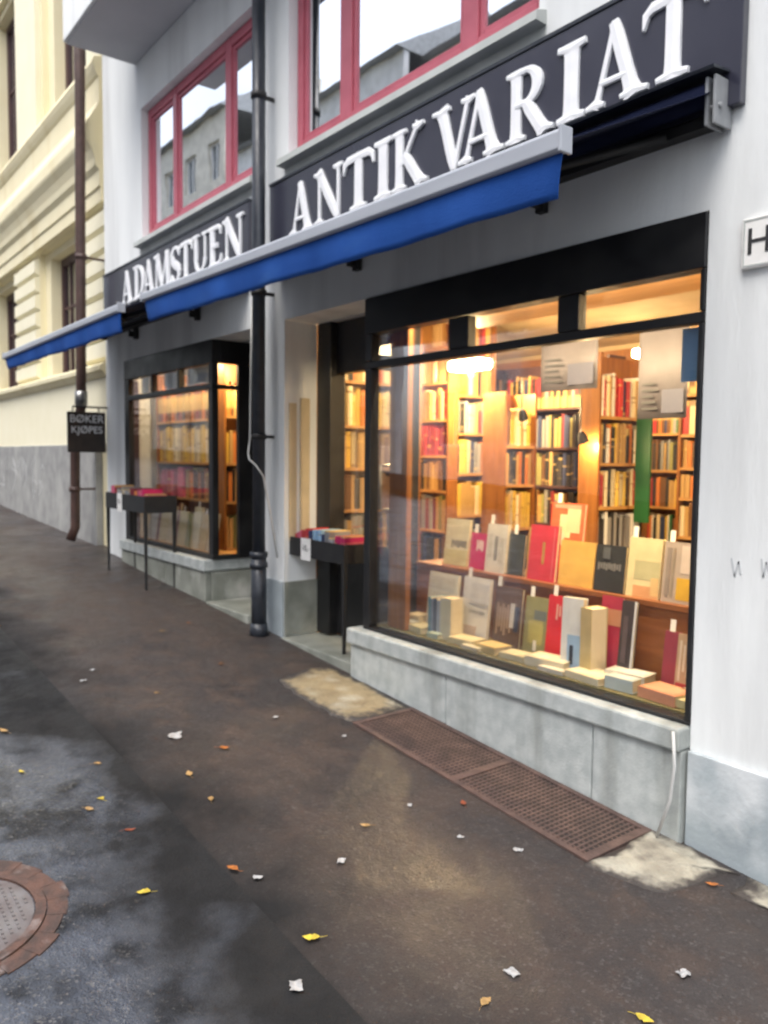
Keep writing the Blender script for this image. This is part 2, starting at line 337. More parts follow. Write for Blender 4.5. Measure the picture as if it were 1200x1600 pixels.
def wall_cells(mb, xs, zs, holes, y0, y1):
    xs = sorted(set(xs)); zs = sorted(set(zs))
    def solid(i, j):
        if i < 0 or j < 0 or i >= len(xs) - 1 or j >= len(zs) - 1: return False
        cx_, cz_ = (xs[i] + xs[i + 1]) / 2, (zs[j] + zs[j + 1]) / 2
        return not any(h[0] < cx_ < h[1] and h[2] < cz_ < h[3] for h in holes)
    for i in range(len(xs) - 1):
        for j in range(len(zs) - 1):
            if not solid(i, j): continue
            a, b2, c, d = xs[i], xs[i + 1], zs[j], zs[j + 1]
            mb.add([(a, y0, c), (b2, y0, c), (b2, y0, d), (a, y0, d)], [(0, 1, 2, 3)])
            mb.add([(a, y1, c), (b2, y1, c), (b2, y1, d), (a, y1, d)], [(3, 2, 1, 0)])
            if not solid(i - 1, j): mb.add([(a, y0, c), (a, y0, d), (a, y1, d), (a, y1, c)], [(0, 1, 2, 3)])
            if not solid(i + 1, j): mb.add([(b2, y0, c), (b2, y1, c), (b2, y1, d), (b2, y0, d)], [(0, 1, 2, 3)])
            if not solid(i, j - 1): mb.add([(a, y0, c), (a, y1, c), (b2, y1, c), (b2, y0, c)], [(0, 1, 2, 3)])
            if not solid(i, j + 1): mb.add([(a, y0, d), (b2, y0, d), (b2, y1, d), (a, y1, d)], [(0, 1, 2, 3)])
    return mb

# ---------------------------------------------------------------- ground
GX = [-260, -120, -60, -30, -14.6, -9.1, -5.28, -1.82, 0, 4, 60]
GZ = [4.0, 2.6, 1.1, -0.15, -0.86, -1.10, -1.34, -1.59, -1.73, -2.03, -5.0]
def interp(x):
    for i in range(len(GX) - 1):
        if x <= GX[i + 1]:
            t = (x - GX[i]) / (GX[i + 1] - GX[i]); return GZ[i] + t * (GZ[i + 1] - GZ[i])
    return GZ[-1]
def g(x, y): return interp(x) + 0.01 * (y - 3) - (0.0 if y > 1.35 else 0.03 * min(1, (1.35 - y) / 0.3))
rg = random.Random(4)
def frange(a, b2, st):
    k = int(round((b2 - a) / st)); return [a + (b2 - a) * i / k for i in range(k + 1)]
XS = [-260, -200, -120, -80, -60, -45, -30, -24, -20, -17, -14.6] + frange(-13, 3, 0.25) + [5, 9, 15, 30, 60]
def edge(x): return 1.27 + 0.05 * math.sin(x * 1.3) + 0.03 * math.sin(x * 3.1 + 1)
def sheet(name, ys, material, dz=0.0):
    mb = MB(); n = len(ys(0)); mb.smooth = True
    for x in XS:
        for y, d in ys(x): mb.v.append((x, y, g(x, y) + d + 0.004 * math.sin(x * 2.3 + y * 3) + dz))
    for i in range(len(XS) - 1):
        for j in range(n - 1):
            mb.f.append((i * n + j, (i + 1) * n + j, (i + 1) * n + j + 1, i * n + j + 1)); mb.mi.append(0); mb.sm.append(True)
    return kind(mb.build(name, material))
sheet('pavement', lambda x: [(edge(x) - 0.30, -0.06), (edge(x) - 0.12, -0.025), (edge(x) - 0.02, -0.012), (edge(x) + 0.12, 0.0), (edge(x) + 0.3, 0.002)] + [(yy, 0.0) for yy in (1.8, 2.05, 2.3, 2.55, 2.8, 2.95, 3.25)], M_pave)
sheet('road', lambda x: [(yy, 0.0) for yy in (-6.6, -5, -3, -2, -1, -.5, 0, .25, .5, .75, 1.0, 1.3)], M_road)
sheet('opposite_pavement', lambda x: [(-11.5, 0.12), (-10, 0.12), (-7, 0.12), (-6.52, 0.12), (-6.5, -0.05)], M_pave)

# ---------------------------------------------------------------- the white building
B = empty('white_building', 'white rendered building with red framed windows above two bookshop windows', 'building', (-4, 3, -1.4))
HOL = [(-5.15, -1.81, -9, 1.0), (-8.52, -5.6, -9, 1.0), (-7.96, -5.6, 2.17, 3.42), (-5.1, -2.74, 2.17, 3.42)]
xs = [-9.1, 2.6] + [h[0] for h in HOL] + [h[1] for h in HOL]
zs = [-2.4, 5.2, 1.0, 2.17, 3.42]
mb = MB(); wall_cells(mb, xs, zs, HOL, 3.0, 3.28)
mb.box(-9.1, -8.85, 3.283, 11, -2.4, 5.19)
mb.build('wall', M_white, B)
# upper storey projects over the street
mb = MB(); mb.box(-8.12, 2.7, 2.31, 2.997, 3.904, 7.0); mb.build('overhang', M_white, B, bevel=0.01)
MB().box(-8.10, 2.69, 2.335, 2.995, 3.89, 3.9015).build('soffit', M_soffit, B)
# rear and partition walls, floor, ceiling of the shop
MB().box(-8.84, 0.6, 8.0, 8.2, -1.5, 1.6).build('rear_wall', M_inside, B)
MB().box(0.4, 0.6, 3.29, 7.99, -1.5, 1.6).build('partition_wall', M_inside, B)
MB().box(-5.6, -5.5, 3.283, 4.45, -1.5, 1.35).build('partition_wall', M_inside, B)
MB().box(-8.84, -5.61, 4.35, 4.44, -1.5, 1.35).build('partition_wall', M_inside, B)
MB().box(-8.84, 0.39, 3.29, 7.99, -1.6, -1.36).build('floor', M_floor, B)
MB().box(-8.84, 0.39, 3.285, 7.99, 1.36, 1.5).build('ceiling', M_inside, B)
# rooms behind the upper windows
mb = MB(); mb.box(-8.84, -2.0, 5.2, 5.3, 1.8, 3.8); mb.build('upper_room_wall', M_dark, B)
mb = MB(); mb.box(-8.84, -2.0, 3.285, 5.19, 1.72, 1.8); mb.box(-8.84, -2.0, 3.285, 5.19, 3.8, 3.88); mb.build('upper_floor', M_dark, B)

def upper_window(x0, x1, z0, z1, mull, label=None):
    fr = MB(); t = 0.075; y0, y1 = 3.07, 3.14
    fr.box(x0 + .003, x0 + t, y0, y1, z0 + .003, z1 - .003); fr.box(x1 - t, x1 - .003, y0, y1, z0 + .003, z1 - .003)
    edges = [x0 + t]
    for a, b2 in mull: edges += [a, b2]; fr.box(a, b2, y0, y1, z0 + .003, z1 - .003)
    edges += [x1 - t]
    for i in range(0, len(edges), 2):
        fr.box(edges[i], edges[i + 1], y0, y1, z0 + .003, z0 + .085); fr.box(edges[i], edges[i + 1], y0, y1, z1 - .085, z1 - .003)
    w_ = fr.build('window', M_red, B, bevel=0.008)
    for i in range(0, len(edges), 2):
        a, b2 = edges[i], edges[i + 1]
        # inner sash
        sa = MB(); s_ = 0.035
        sa.box(a + .002, a + s_, 3.085, 3.125, z0 + .087, z1 - .087); sa.box(b2 - s_, b2 - .002, 3.085, 3.125, z0 + .087, z1 - .087)
        sa.box(a + s_, b2 - s_, 3.085, 3.125, z0 + .087, z0 + .087 + s_); sa.box(a + s_, b2 - s_, 3.085, 3.125, z1 - .087 - s_, z1 - .087)
        sa.build('sash', M_red, w_, bevel=0.005)
        MB().box(a + s_ - .004, b2 - s_ + .004, 3.10, 3.106, z0 + .087 + s_ - .004, z1 - .087 - s_ + .004).build('pane', G_up, w_)
    sl = MB(); sl.prism_x([(3.06, z0 + 0.0), (3.06, z0 - 0.03), (2.995, z0 - 0.03), (2.93, z0 - 0.05), (2.925, z0 - 0.095), (2.998, z0 - 0.10), (2.998, z0 - 0.16), (3.0, z0 - .16), (3.03, z0 - .05)], x0 - 0.05, x1 + 0.05)
    sl.build('sill', M_sill, w_)
    for a, b2 in ((x0 + 0.2, x0 + 0.65), (x1 - 0.5, x1 - 0.15)):
        cu = MB(); n_ = 22; top = []; 
        for i in range(n_ + 1):
            xx = a + (b2 - a) * i / n_; yy = 3.34 + 0.03 * math.sin(i * 1.7)
            top += [(xx, yy, z0 + 0.02), (xx, yy, z1 - 0.02)]
        cu.smooth = True; cu.add(top, [(2 * i, 2 * i + 2, 2 * i + 3, 2 * i + 1) for i in range(n_)]); cu.build('curtain', M_curtain, w_)
upper_window(-7.96, -5.6, 2.17, 3.42, [(-7.34, -7.25), (-6.24, -6.14)])
upper_window(-5.1, -2.74, 2.17, 3.42, [(-4.54, -4.42), (-3.36, -3.24)])

# stone plinth and black display window, right shop
pl = MB()
for a, b2 in ((-4.2, -3.278), (-3.272, -2.268), (-2.262, -1.815)): pl.box(a, b2, 2.945, 3.33, -2.0, -1.203)
pl.build('plinth', M_stone, B, bevel=0.006)
MB().box(-4.22, -1.813, 2.92, 3.34, -1.2, -1.10).build('plinth_coping', M_stone, B, bevel=0.012)
MB().box(-1.805, 2.6, 2.975, 2.9985, -2.4, -1.20).build('painted_plinth', M_greyband, B, bevel=0.004)
def letter_scribble(mb, pts, wd, y):
    for (x0, z0), (x1, z1) in zip(pts, pts[1:]):
        d = Vector((x1 - x0, 0, z1 - z0)); L = max(d.length, 1e-4); n_ = Vector((-d.z, 0, d.x)) / L * wd / 2
        mb.hexa([(x0 - n_.x, y, z0 - n_.z), (x1 - n_.x, y, z1 - n_.z), (x1 - n_.x, y + .002, z1 - n_.z), (x0 - n_.x, y + .002, z0 - n_.z),
                 (x0 + n_.x, y, z0 + n_.z), (x1 + n_.x, y, z1 + n_.z), (x1 + n_.x, y + .002, z1 + n_.z), (x0 + n_.x, y + .002, z0 + n_.z)])
mb = MB()
letter_scribble(mb, [(-1.66, -.38), (-1.645, -.45), (-1.63, -.39), (-1.62, -.44)], .008, 2.9975)
mb.build('graffiti', M_grafd, B); mb = MB()
letter_scribble(mb, [(-1.54, -.37), (-1.53, -.44), (-1.52, -.38), (-1.50, -.44), (-1.49, -.37)], .008, 2.9975)
mb.build('graffiti', M_grafd, B)

fr = MB()
fr.box(-4.13, -1.812, 2.985, 3.08, 0.775, 0.996); fr.box(-4.13, -4.05, 3.0801, 3.339, 0.775, 0.996)                                # fascia
fr.box(-4.13, -1.812, 3.0, 3.06, 0.56, 0.605)                                   # transom rail
fr.box(-4.13, -1.812, 2.99, 3.06, -1.098, -1.080)                               # bottom rail
fr.box(-4.13, -4.07, 2.99, 3.06, -1.0795, 0.559)                                 # corner post
fr.box(-4.13, -4.07, 2.992, 3.058, 0.606, 0.774)
fr.box(-1.836, -1.812, 2.99, 3.06, -1.0795, 0.559); fr.box(-1.836, -1.812, 2.992, 3.058, 0.606, 0.774)
for a, b2 in ((-3.36, -3.20), (-2.58, -2.455)): fr.box(a, b2, 3.0, 3.06, 0.606, 0.774)
fr.box(-4.13, -4.09, 3.29, 3.335, -1.0795, 0.774); fr.box(-4.128, -4.09, 3.0601, 3.289, 0.56, 0.60); fr.box(-4.128, -4.09, 3.061, 3.289, -1.098, -1.080)
dw = fr.build('display_window', M_black, B, bevel=0.005)
MB().box(-4.07, -1.836, 3.025, 3.033, -1.08, 0.56).build('pane', G_shop, dw)
for a, b2 in ((-4.07, -3.36), (-3.20, -2.58), (-2.455, -1.836)): MB().box(a, b2, 3.025, 3.033, 0.605, 0.775).build('pane', G_shop, dw)
MB().box(-4.113, -4.106, 3.06, 3.29, -1.08, 0.56).build('pane', G_shop, dw)
MB().box(-4.113, -4.106, 3.06, 3.29, 0.60, 0.775).build('pane', G_shop, dw)
# interior of the display bay
MB().box(-4.085, -1.0, 3.066, 3.8, -1.36, -1.075).build('display_floor', M_felt, dw)
MB().box(-4.085, -1.0, 3.40, 3.43, -1.074, -0.712).build('display_riser', M_woodh, dw)
MB().box(-4.085, -1.0, 3.39, 3.72, -0.711, -0.685).build('display_shelf', M_woodh, dw)
MB().box(-4.04, -1.0, 3.085, 3.9, 0.90, 0.94).build('display_ceiling', M_ceilwood, dw)
MB().box(-4.0, -3.82, 3.09, 3.13, -1.073, 0.855).build('display_post', M_wood, dw, bevel=0.006)
# blue card taped to the glass
MB().box(-1.935, -1.855, 3.036, 3.038, 0.33, 0.55).build('card', mat('blue_card', (0.10, 0.20, 0.34), rough=0.6), dw)

# shop door, right
fr = MB()
fr.box(-5.147, -4.97, 3.283, 3.42, -1.33, 0.996); fr.box(-4.25, -4.10, 3.34, 3.42, -1.33, 0.996)
fr.box(-4.97, -4.25, 3.34, 3.42, 0.62, 0.996); fr.box(-4.97, -4.25, 3.35, 3.41, -1.33, -0.62)
dr = fr.build('shop_door', M_black, B, bevel=0.005)
MB().box(-4.97, -4.25, 3.375, 3.383, -0.62, 0.62).build('pane', G_shop, dr)
MB().tube([(-4.33, 3.34, -.35), (-4.33, 3.27, -.35), (-4.33, 3.27, -.05), (-4.33, 3.34, -.05)], 0.012).build('handle', M_steel, dr)
MB().box(-5.15, -4.2, 2.97, 3.45, -1.9, -1.345).build('doorstep', M_stonedark, B, bevel=0.01)
MB().box(-5.2, -4.13, 3.283, 3.45, 0.998, 1.355).build('lintel', M_soffit, B)
MB().box(-6.42, -5.6, 3.283, 3.55, 0.998, 1.355).build('lintel', M_soffit, B)
# cream panels on the reveal beside the door
for a, b2, z1 in ((3.035, 3.10, 0.40), (3.13, 3.215, 0.44)):
    MB().box(-5.148, -5.14, a, b2, -0.62, z1).build('reveal_panel', mat('cream_panel', (0.62, 0.52, 0.34), rough=0.5), B, bevel=0.003)
MB().box(-5.149, -5.135, 3.0, 3.33, -1.34, -0.93).build('reveal_plinth', M_stonedark, B, bevel=0.004)
MB().box(-5.6, -5.15, 2.985, 2.9985, -2.0, -0.93).build('pier_plinth', M_greyband, B, bevel=0.003)

# left shop window
pl = MB()
for a, b2 in ((-8.52, -7.303), (-7.297, -6.42)): pl.box(a, b2, 2.95, 3.40, -2.0, -1.003)
pl.build('plinth', M_stonedark, B, bevel=0.008)
MB().box(-8.52, -6.40, 2.925, 3.41, -1.0, -0.90).build('plinth_coping', M_stone, B, bevel=0.012)
fr = MB()
fr.box(-8.517, -6.37, 2.995, 3.08, 0.80, 0.996); fr.box(-6.42, -6.37, 3.0801, 3.419, 0.80, 0.996)
fr.box(-8.517, -6.37, 3.0, 3.06, 0.58, 0.63); fr.box(-8.517, -6.37, 3.0, 3.06, -0.898, -0.86)
fr.box(-8.517, -8.40, 3.0, 3.06, -0.859, 0.579); fr.box(-8.517, -8.40, 3.002, 3.058, 0.631, 0.799)
fr.box(-6.45, -6.37, 3.0, 3.06, -0.859, 0.579); fr.box(-6.45, -6.37, 3.002, 3.058, 0.631, 0.799)
for x in (-7.78, -7.12): fr.box(x, x + .04, 3.0, 3.06, 0.631, 0.799)
fr.box(-6.42, -6.375, 3.25, 3.41, -0.898, 0.799); fr.box(-6.415, -6.375, 3.0601, 3.249, 0.58, 0.62)
fr.box(-6.415, -6.375, 3.0601, 3.249, -0.898, -0.86)
dl = fr.build('display_window', M_black, B, bevel=0.005)
MB().box(-8.40, -6.45, 3.025, 3.033, -0.86, 0.58).build('pane', G_shop, dl)
for a, b2 in ((-8.40, -7.78), (-7.74, -7.12), (-7.08, -6.45)): MB().box(a, b2, 3.025, 3.033, 0.63, 0.80).build('pane', G_shop, dl)
MB().box(-6.40, -6.393, 3.06, 3.25, -0.86, 0.58).build('pane', G_shop, dl)
MB().box(-6.40, -6.393, 3.06, 3.25, 0.62, 0.80).build('pane', G_shop, dl)
MB().box(-8.51, -6.43, 3.085, 4.3, -1.2, -0.88).build('display_floor', M_pine, dl)
MB().box(-8.50, -8.42, 3.062, 3.12, -0.879, 0.79).build('display_post', M_brownwin, dl)
for a, b2 in ((-8.12, -7.90), (-7.52, -7.20), (-6.98, -6.52)):       # paper notices behind the transom panes
    MB().box(a, b2, 3.037, 3.040, 0.64, 0.795).build('notice', mat('cream_notice', (0.80, 0.78, 0.68), (0.68, 0.62, 0.52), scale=9, rough=0.8), dl)
# left door, solid and dark
fr = MB()
fr.box(-6.41, -6.22, 3.42, 3.5, -1.24, 0.996); fr.box(-5.72, -5.605, 3.42, 3.5, -1.24, 0.996); fr.box(-6.22, -5.72, 3.42, 3.5, 0.66, 0.996)
fr.box(-6.22, -5.72, 3.44, 3.49, -1.24, 0.66)
dr2 = fr.build('shop_door', M_black, B, bevel=0.005)
MB().box(-6.12, -5.82, 3.432, 3.438, -1.0, -0.35).build('door_panel', M_blackdull, dr2)
MB().tube([(-6.16, 3.42, -.35), (-6.16, 3.36, -.35), (-6.16, 3.36, 0.0), (-6.16, 3.42, 0.0)], 0.011).build('handle', M_steel, dr2)
MB().box(-6.37, -5.605, 2.93, 3.52, -1.9, -1.25).build('doorstep', M_stonedark, B, bevel=0.012)
MB().box(-6.397, -6.372, 3.0, 3.40, -1.25, -1.01).build('return_plinth', M_stonedark, B)

# ---------------------------------------------------------------- yellow building next door
Y = empty('yellow_building', 'ornate yellow stucco building with banded wall and brown windows left of the white one', 'building', (-15, 3.05, -0.9))
mb = MB(); wx = [(-12.28, -10.1), (-15.58, -13.5), (-18.9, -16.8), (-22.2, -20.1)]
HO = [(a, b2, 1.06, 2.85) for a, b2 in wx] + [(a + .35, b2 + .1, 4.55, 7.2) for a, b2 in wx]
wall_cells(mb, [-40, -9.115] + [v for h in HO for v in h[:2]], [-2, 8.5, 1.06, 2.85, 4.55, 7.2], HO, 3.12, 3.6)
mb.build('wall', M_cream, Y)
# banded rustication, one part per pier between the windows
for a, b2 in [(-40, -22.2), (-20.1, -18.9), (-16.8, -15.58), (-13.5, -12.28), (-10.1, -9.13)]:
    mb = MB(); zc = 1.09
    while zc < 2.8:
        z0, z1 = zc + 0.02, zc + 0.225
        mb.hexa([(a, 3.05, z0 + .02), (b2, 3.05, z0 + .02), (b2, 3.119, z0 - .015), (a, 3.119, z0 - .015), (a, 3.05, z1 - .02), (b2, 3.05, z1 - .02), (b2, 3.119, z1 + .015), (a, 3.119, z1 + .015)])
        zc += 0.245
    mb.build('rustication', M_creamlight, Y)
mb = MB(); mb.box(-40, -9.13, 3.06, 3.119, 0.13, 0.90); mb.build('dado', M_creamlight, Y)
mb = MB(); mb.prism_x([(3.119, 0.90), (3.03, 0.905), (3.0, 0.95), (2.965, 0.97), (2.96, 1.02), (3.02, 1.055), (3.119, 1.06)], -40, -9.2); mb.build('ledge', M_cream, Y)
mb = MB(); mb.box(-40, -9.62, 3.03, 3.118, -2, 0.128); mb.build('plinth', M_plinthgrey, Y, bevel=0.01)
rgf = random.Random(8)
for k in range(7):
    mb = MB()
    cx_ = -14.6 + k * 0.42; p = [(cx_ + rgf.uniform(-.2, .2) + i * 0.03, -0.33 + rgf.uniform(-.32, .32)) for i in range(7)]
    letter_scribble(mb, p, 0.012, 3.0265)
    mb.build('graffiti', M_graf, Y)
# string course between the storeys
prof = [(3.119, 2.86), (3.03, 2.865), (3.03, 3.02), (3.01, 3.03), (3.01, 3.20), (2.97, 3.25), (2.96, 3.33), (2.93, 3.42), (2.88, 3.50), (2.87, 3.53), (2.87, 3.66), (2.885, 3.72), (2.92, 3.76), (3.0, 3.90), (3.02, 3.96), (3.02, 4.22), (3.0, 4.24), (2.97, 4.30), (2.95, 4.36), (2.97, 4.42), (3.119, 4.46)]
mb = MB(); mb.prism_x(prof, -40, -9.28); mb.build('string_course', M_cream, Y)
for a in (-13.1, -16.4, -19.7): MB().box(a, a + 1.1, 3.04, 3.119, 4.47, 8.2).build('pilaster', M_creamlight, Y)
MB().box(-9.85, -9.13, 3.06, 3.119, 4.47, 8.2).build('pilaster', M_creamlight, Y)
for i, (a, b2) in enumerate(wx):
    for lo, (x0, x1, z0, z1) in enumerate(((a, b2, 1.06, 2.85), (a + .35, b2 + .1, 4.55, 7.2))):
        f = MB(); y0, y1 = 3.34, 3.41; t = .09
        f.box(x0 + .28, x0 + .28 + t, y0, y1, z0, z1 - .1); f.box(x1 - .28 - t, x1 - .28, y0, y1, z0, z1 - .1)
        f.box(x0 + .28 + t, x1 - .28 - t, y0, y1, z0 + .001, z0 + t); f.box(x0 + .28 + t, x1 - .28 - t, y0, y1, z1 - .2, z1 - .1)
        xm = (x0 + x1) / 2; f.box(xm - .05, xm + .05, y0 + .005, y1, z0 + t, z1 - .2)
        for q in (x0 + .62, x1 - .68): f.box(q, q + .035, y0 + .015, y1 - .01, z0 + t, z1 - .2)
        zq = z0 + (z1 - z0) * .55; 
        for u, v in ((x0 + .28 + t, x0 + .62), (x0 + .655, xm - .05), (xm + .05, x1 - .68), (x1 - .645, x1 - .28 - t)): f.box(u, v, y0 + .016, y1 - .012, zq, zq + .03)
        wn = f.build('window', M_brownwin, Y)
        MB().box(x0 + .3, x1 - .3, 3.375, 3.381, z0 + .02, z1 - .12).build('pane', G_yel, wn)
        s_ = MB()   # splayed stucco surround
        s_.box(x0, x0 + .28, 3.20, 3.42, z0 + .001, z1 - .001); s_.box(x1 - .28, x1, 3.20, 3.42, z0 + .001, z1 - .001); s_.box(x0 + .28, x1 - .28, 3.20, 3.42, z1 - .1, z1 - .001)
        s_.build('surround', M_cream, wn)
        MB().box(x0 + .3, x1 - .3, 3.9, 3.95, z0, z1).build('blind', mat('pale_blind', (0.62, 0.58, 0.46), rough=0.9), wn)

# ---------------------------------------------------------------- buildings across the street (seen mirrored in the glass)
def opposite(name, label, x0, x1, h, mwall, gable, ncol):
    t = empty(name, label, 'building', ((x0 + x1) / 2, -12, -1.0))
    HOo = []; st = (x1 - x0) / ncol
    for fl in range(int(h // 3.4)):
        for c in range(ncol):
            xc = x0 + st * (c + .5); zb = 0.4 + fl * 3.4; HOo.append((xc - .65, xc + .65, zb, zb + 1.9))
    mb = MB(); wall_cells(mb, [x0, x1] + [v for q in HOo for v in q[:2]], [-3, h] + [v for q in HOo for v in q[2:]], HOo, -12.3, -12)
    mb.build('wall', mwall, t)
    rf = MB()
    if gable: rf.prism_y([(x0 - .3, h), (x1 + .3, h), ((x0 + x1) / 2, h + (x1 - x0) * .42)], -20, -11.8)
    else: rf.prism_x([(-11.6, h), (-20, h), (-16, h + 2.6)], x0 - .05, x1 + .05)
    r_ = rf.build('roof', M_roof, t)
    MB().box(x0 + 2, x0 + 3, -15, -14.2, h + .8, h + 3.4).build('chimney', M_opp1, r_)
    for q in HOo:
        wq = MB(); wq.box(q[0], q[1], -12.22, -12.15, q[2], q[2] + .08); wq.box(q[0], q[1], -12.22, -12.15, q[3] - .08, q[3])
        wq.box(q[0], q[0] + .08, -12.22, -12.15, q[2] + .08, q[3] - .08); wq.box(q[1] - .08, q[1], -12.22, -12.15, q[2] + .08, q[3] - .08); wq.box((q[0] + q[1]) / 2 - .04, (q[0] + q[1]) / 2 + .04, -12.22, -12.15, q[2] + .08, q[3] - .08)
        wq.box(q[0] + .01, q[1] - .01, -12.26, -12.23, q[2] + .01, q[3] - .01)
        wq.mi[-6:] = [1] * 6
        wq.build('window', [M_letter, M_oppglass], t)
opposite('apartment_house', 'beige apartment house across the street mirrored in the left red window', -62, -37, 17.2, M_opp1, False, 9)
opposite('apartment_house', 'tall grey flat fronted house across the street mirrored in the glass', -36, -23, 14.5, M_opp2, False, 5)
opposite('apartment_house', 'pale lilac apartment house across the street mirrored in the shop window', -21.5, 6, 13.5, M_opp3, False, 9)

# ---------------------------------------------------------------- awnings
def awning(label, x0, x1, yb, zl, zr, cx0, cx1, zw, seed):
    t = empty('awning', label, 'awning', ((x0 + x1) / 2, 2.95, zw), 'blue awnings over the shop windows')
    # zl/zr: (bar top, bar bottom, valance bottom) at the two ends
    def two(i, f): return zl[i] + (zr[i] - zl[i]) * f
    b_ = MB(); n_ = 10; yy = yb
    def barprof(f):
        zt, zb = two(0, f), two(1, f)
        return [(yy, zt - .012), (yy + .012, zt), (yy + .035, zt + .004), (yy + .05, zt - .016), (yy + .05, zb + .01), (yy + .04, zb), (yy + .01, zb), (yy, zb + .008)]
    P0, P1 = barprof(0), barprof(1); k = len(P0)
    b_.add([(x0, y, z) for y, z in P0] + [(x1, y, z) for y, z in P1], [tuple(range(k))[::-1], tuple(range(k, 2 * k))] + [(i, (i + 1) % k, k + (i + 1) % k, k + i) for i in range(k)])
    b_.build('front_bar', M_bar, t, bevel=0.004)
    for xx, f in ((x0 - .012, 0), (x1 - .002, 1)):
        e = MB(); e.box(xx, xx + .014, yy - .003, yy + .054, two(1, f) - .004, two(0, f) + .006); e.build('end_cap', M_bar, t, bevel=0.004)
    v_ = MB(); v_.smooth = True; rr = random.Random(seed); N = 60; rows = 6
    for j in range(rows + 1):
        for i in range(N + 1):
            f = i / N; h = j / rows; zt, zv = two(1, f) + .01, two(2, f)
            amp = .007 * h
            v_.v.append((x0 + .015 + (x1 - x0 - .04 * h - .015) * f, yy + .022 + amp * (math.sin(i * .55 + seed) + .6 * math.sin(i * 1.27)) + .02 * h * h, zt + (zv - zt) * h + .003 * h * math.sin(i * .23 + seed)))
    for j in range(rows):
        for i in range(N):
            a = j * (N + 1) + i; v_.f.append((a, a + 1, a + N + 2, a + N + 1)); v_.mi.append(0); v_.sm.append(True)
    o = v_.build('valance', M_blue, t); sm = o.modifiers.new('thickness', 'SOLIDIFY'); sm.thickness = .004
    hem = MB(); o['note'] = ''
    del o['note']
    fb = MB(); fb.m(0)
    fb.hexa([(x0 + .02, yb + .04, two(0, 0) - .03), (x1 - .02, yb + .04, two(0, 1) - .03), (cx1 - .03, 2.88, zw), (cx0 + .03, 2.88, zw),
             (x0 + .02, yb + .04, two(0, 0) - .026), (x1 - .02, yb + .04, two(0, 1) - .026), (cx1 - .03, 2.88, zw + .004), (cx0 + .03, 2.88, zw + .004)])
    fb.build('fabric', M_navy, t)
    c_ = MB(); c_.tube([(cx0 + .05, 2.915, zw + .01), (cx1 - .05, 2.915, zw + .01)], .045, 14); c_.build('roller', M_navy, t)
    c_ = MB(); c_.prism_x([(2.84, zw + .085), (2.99, zw + .10), (2.99, zw + .09), (2.845, zw + .075)], cx0, cx1); c_.build('cover_strip', M_pipe, t)
    c_ = MB(); c_.box(cx0 + .02, cx1 - .02, 2.93, 2.995, zw - .10, zw - .06); c_.build('torsion_bar', M_blackdull, t)
    for s_, xa, xb in ((1, cx0 + .25, x0 + .5), (-1, cx1 - .25, x1 - .5)):
        xe = xa + s_ * .95
        a_ = MB(); a_.tube([(xa, 2.93, zw - .09), (xe, 2.42, zw - .22)], .02, 8); a_.tube([(xe, 2.42, zw - .22), (xb, yb + .07, two(1, 0 if s_ > 0 else 1) + .03)], .017, 8)
        a_.tube([(xe, 2.42, zw - .26), (xe, 2.42, zw - .17)], .03, 10)
        a_.build('arm', M_blackdull, t)
    for xx in (cx0, cx1 - .05):
        q = MB(); q.box(xx, xx + .012, 2.87, 2.992, zw - .12, zw + .06); q.box(xx + .033, xx + .045, 2.87, 2.992, zw - .12, zw + .06); q.box(xx + .0121, xx + .0329, 2.975, 2.991, zw - .115, zw + .055); q.tube([(xx - .01, 2.90, zw - .05), (xx + .055, 2.90, zw - .05)], .012, 8); q.build('bracket', mat('zinc_bracket', (0.26, 0.27, 0.28), (0.20, 0.21, 0.22), scale=14, rough=.5) if xx > -2.5 else M_blackdull, t, bevel=0.003)
    for xx in (cx0 + (cx1 - cx0) * .28, cx0 + (cx1 - cx0) * .72):
        q = MB(); q.box(xx, xx + .05, 2.95, 2.992, zw - .22, zw - .10); q.box(xx + .008, xx + .042, 2.90, 2.949, zw - .2, zw - .14); q.build('bracket', M_blackdull, t, bevel=0.004)
awning('long blue awning with grey front bar under the ANTIKVARIAT sign', -5.30, -1.72, 1.985, (1.085, 1.03, 0.895), (1.04, 0.967, 0.835), -5.2, -1.72, 1.40, 1)
awning('blue awning with grey front bar under the ADAMSTUEN sign, left of the drainpipe', -9.12, -5.615, 1.935, (1.05, 0.99, 0.885), (1.056, 0.999, 0.862), -9.05, -5.68, 1.40, 2)

# ---------------------------------------------------------------- signs with built letters
def stroke(mb, pts, wid, y0, y1):
    """A flared stroke: polyline in (x,z) with a width at each point, raised to a ridge like cut letters."""
    P = [Vector((p[0], p[1])) for p in pts]; n_ = len(P); L = []; R_ = []
    for i in range(n_):
        d = (P[min(i + 1, n_ - 1)] - P[max(i - 1, 0)]).normalized(); nn = Vector((-d.y, d.x)); h = wid[i] / 2
        L.append(P[i] + nn * h); R_.append(P[i] - nn * h)
    vs_ = []
    for i in range(n_):
        vs_ += [(L[i].x, y1, L[i].y), (L[i].x, y0 + .003, L[i].y), (P[i].x, y0, P[i].y), (R_[i].x, y0 + .003, R_[i].y), (R_[i].x, y1, R_[i].y)]
    fs = []
    for i in range(n_ - 1):
        for k in range(4): fs.append((i * 5 + k, i * 5 + k + 1, (i + 1) * 5 + k + 1, (i + 1) * 5 + k))
    fs += [(0, 1, 2, 3, 4), tuple((n_ - 1) * 5 + k for k in (4, 3, 2, 1, 0))]
    mb.add(vs_, fs)
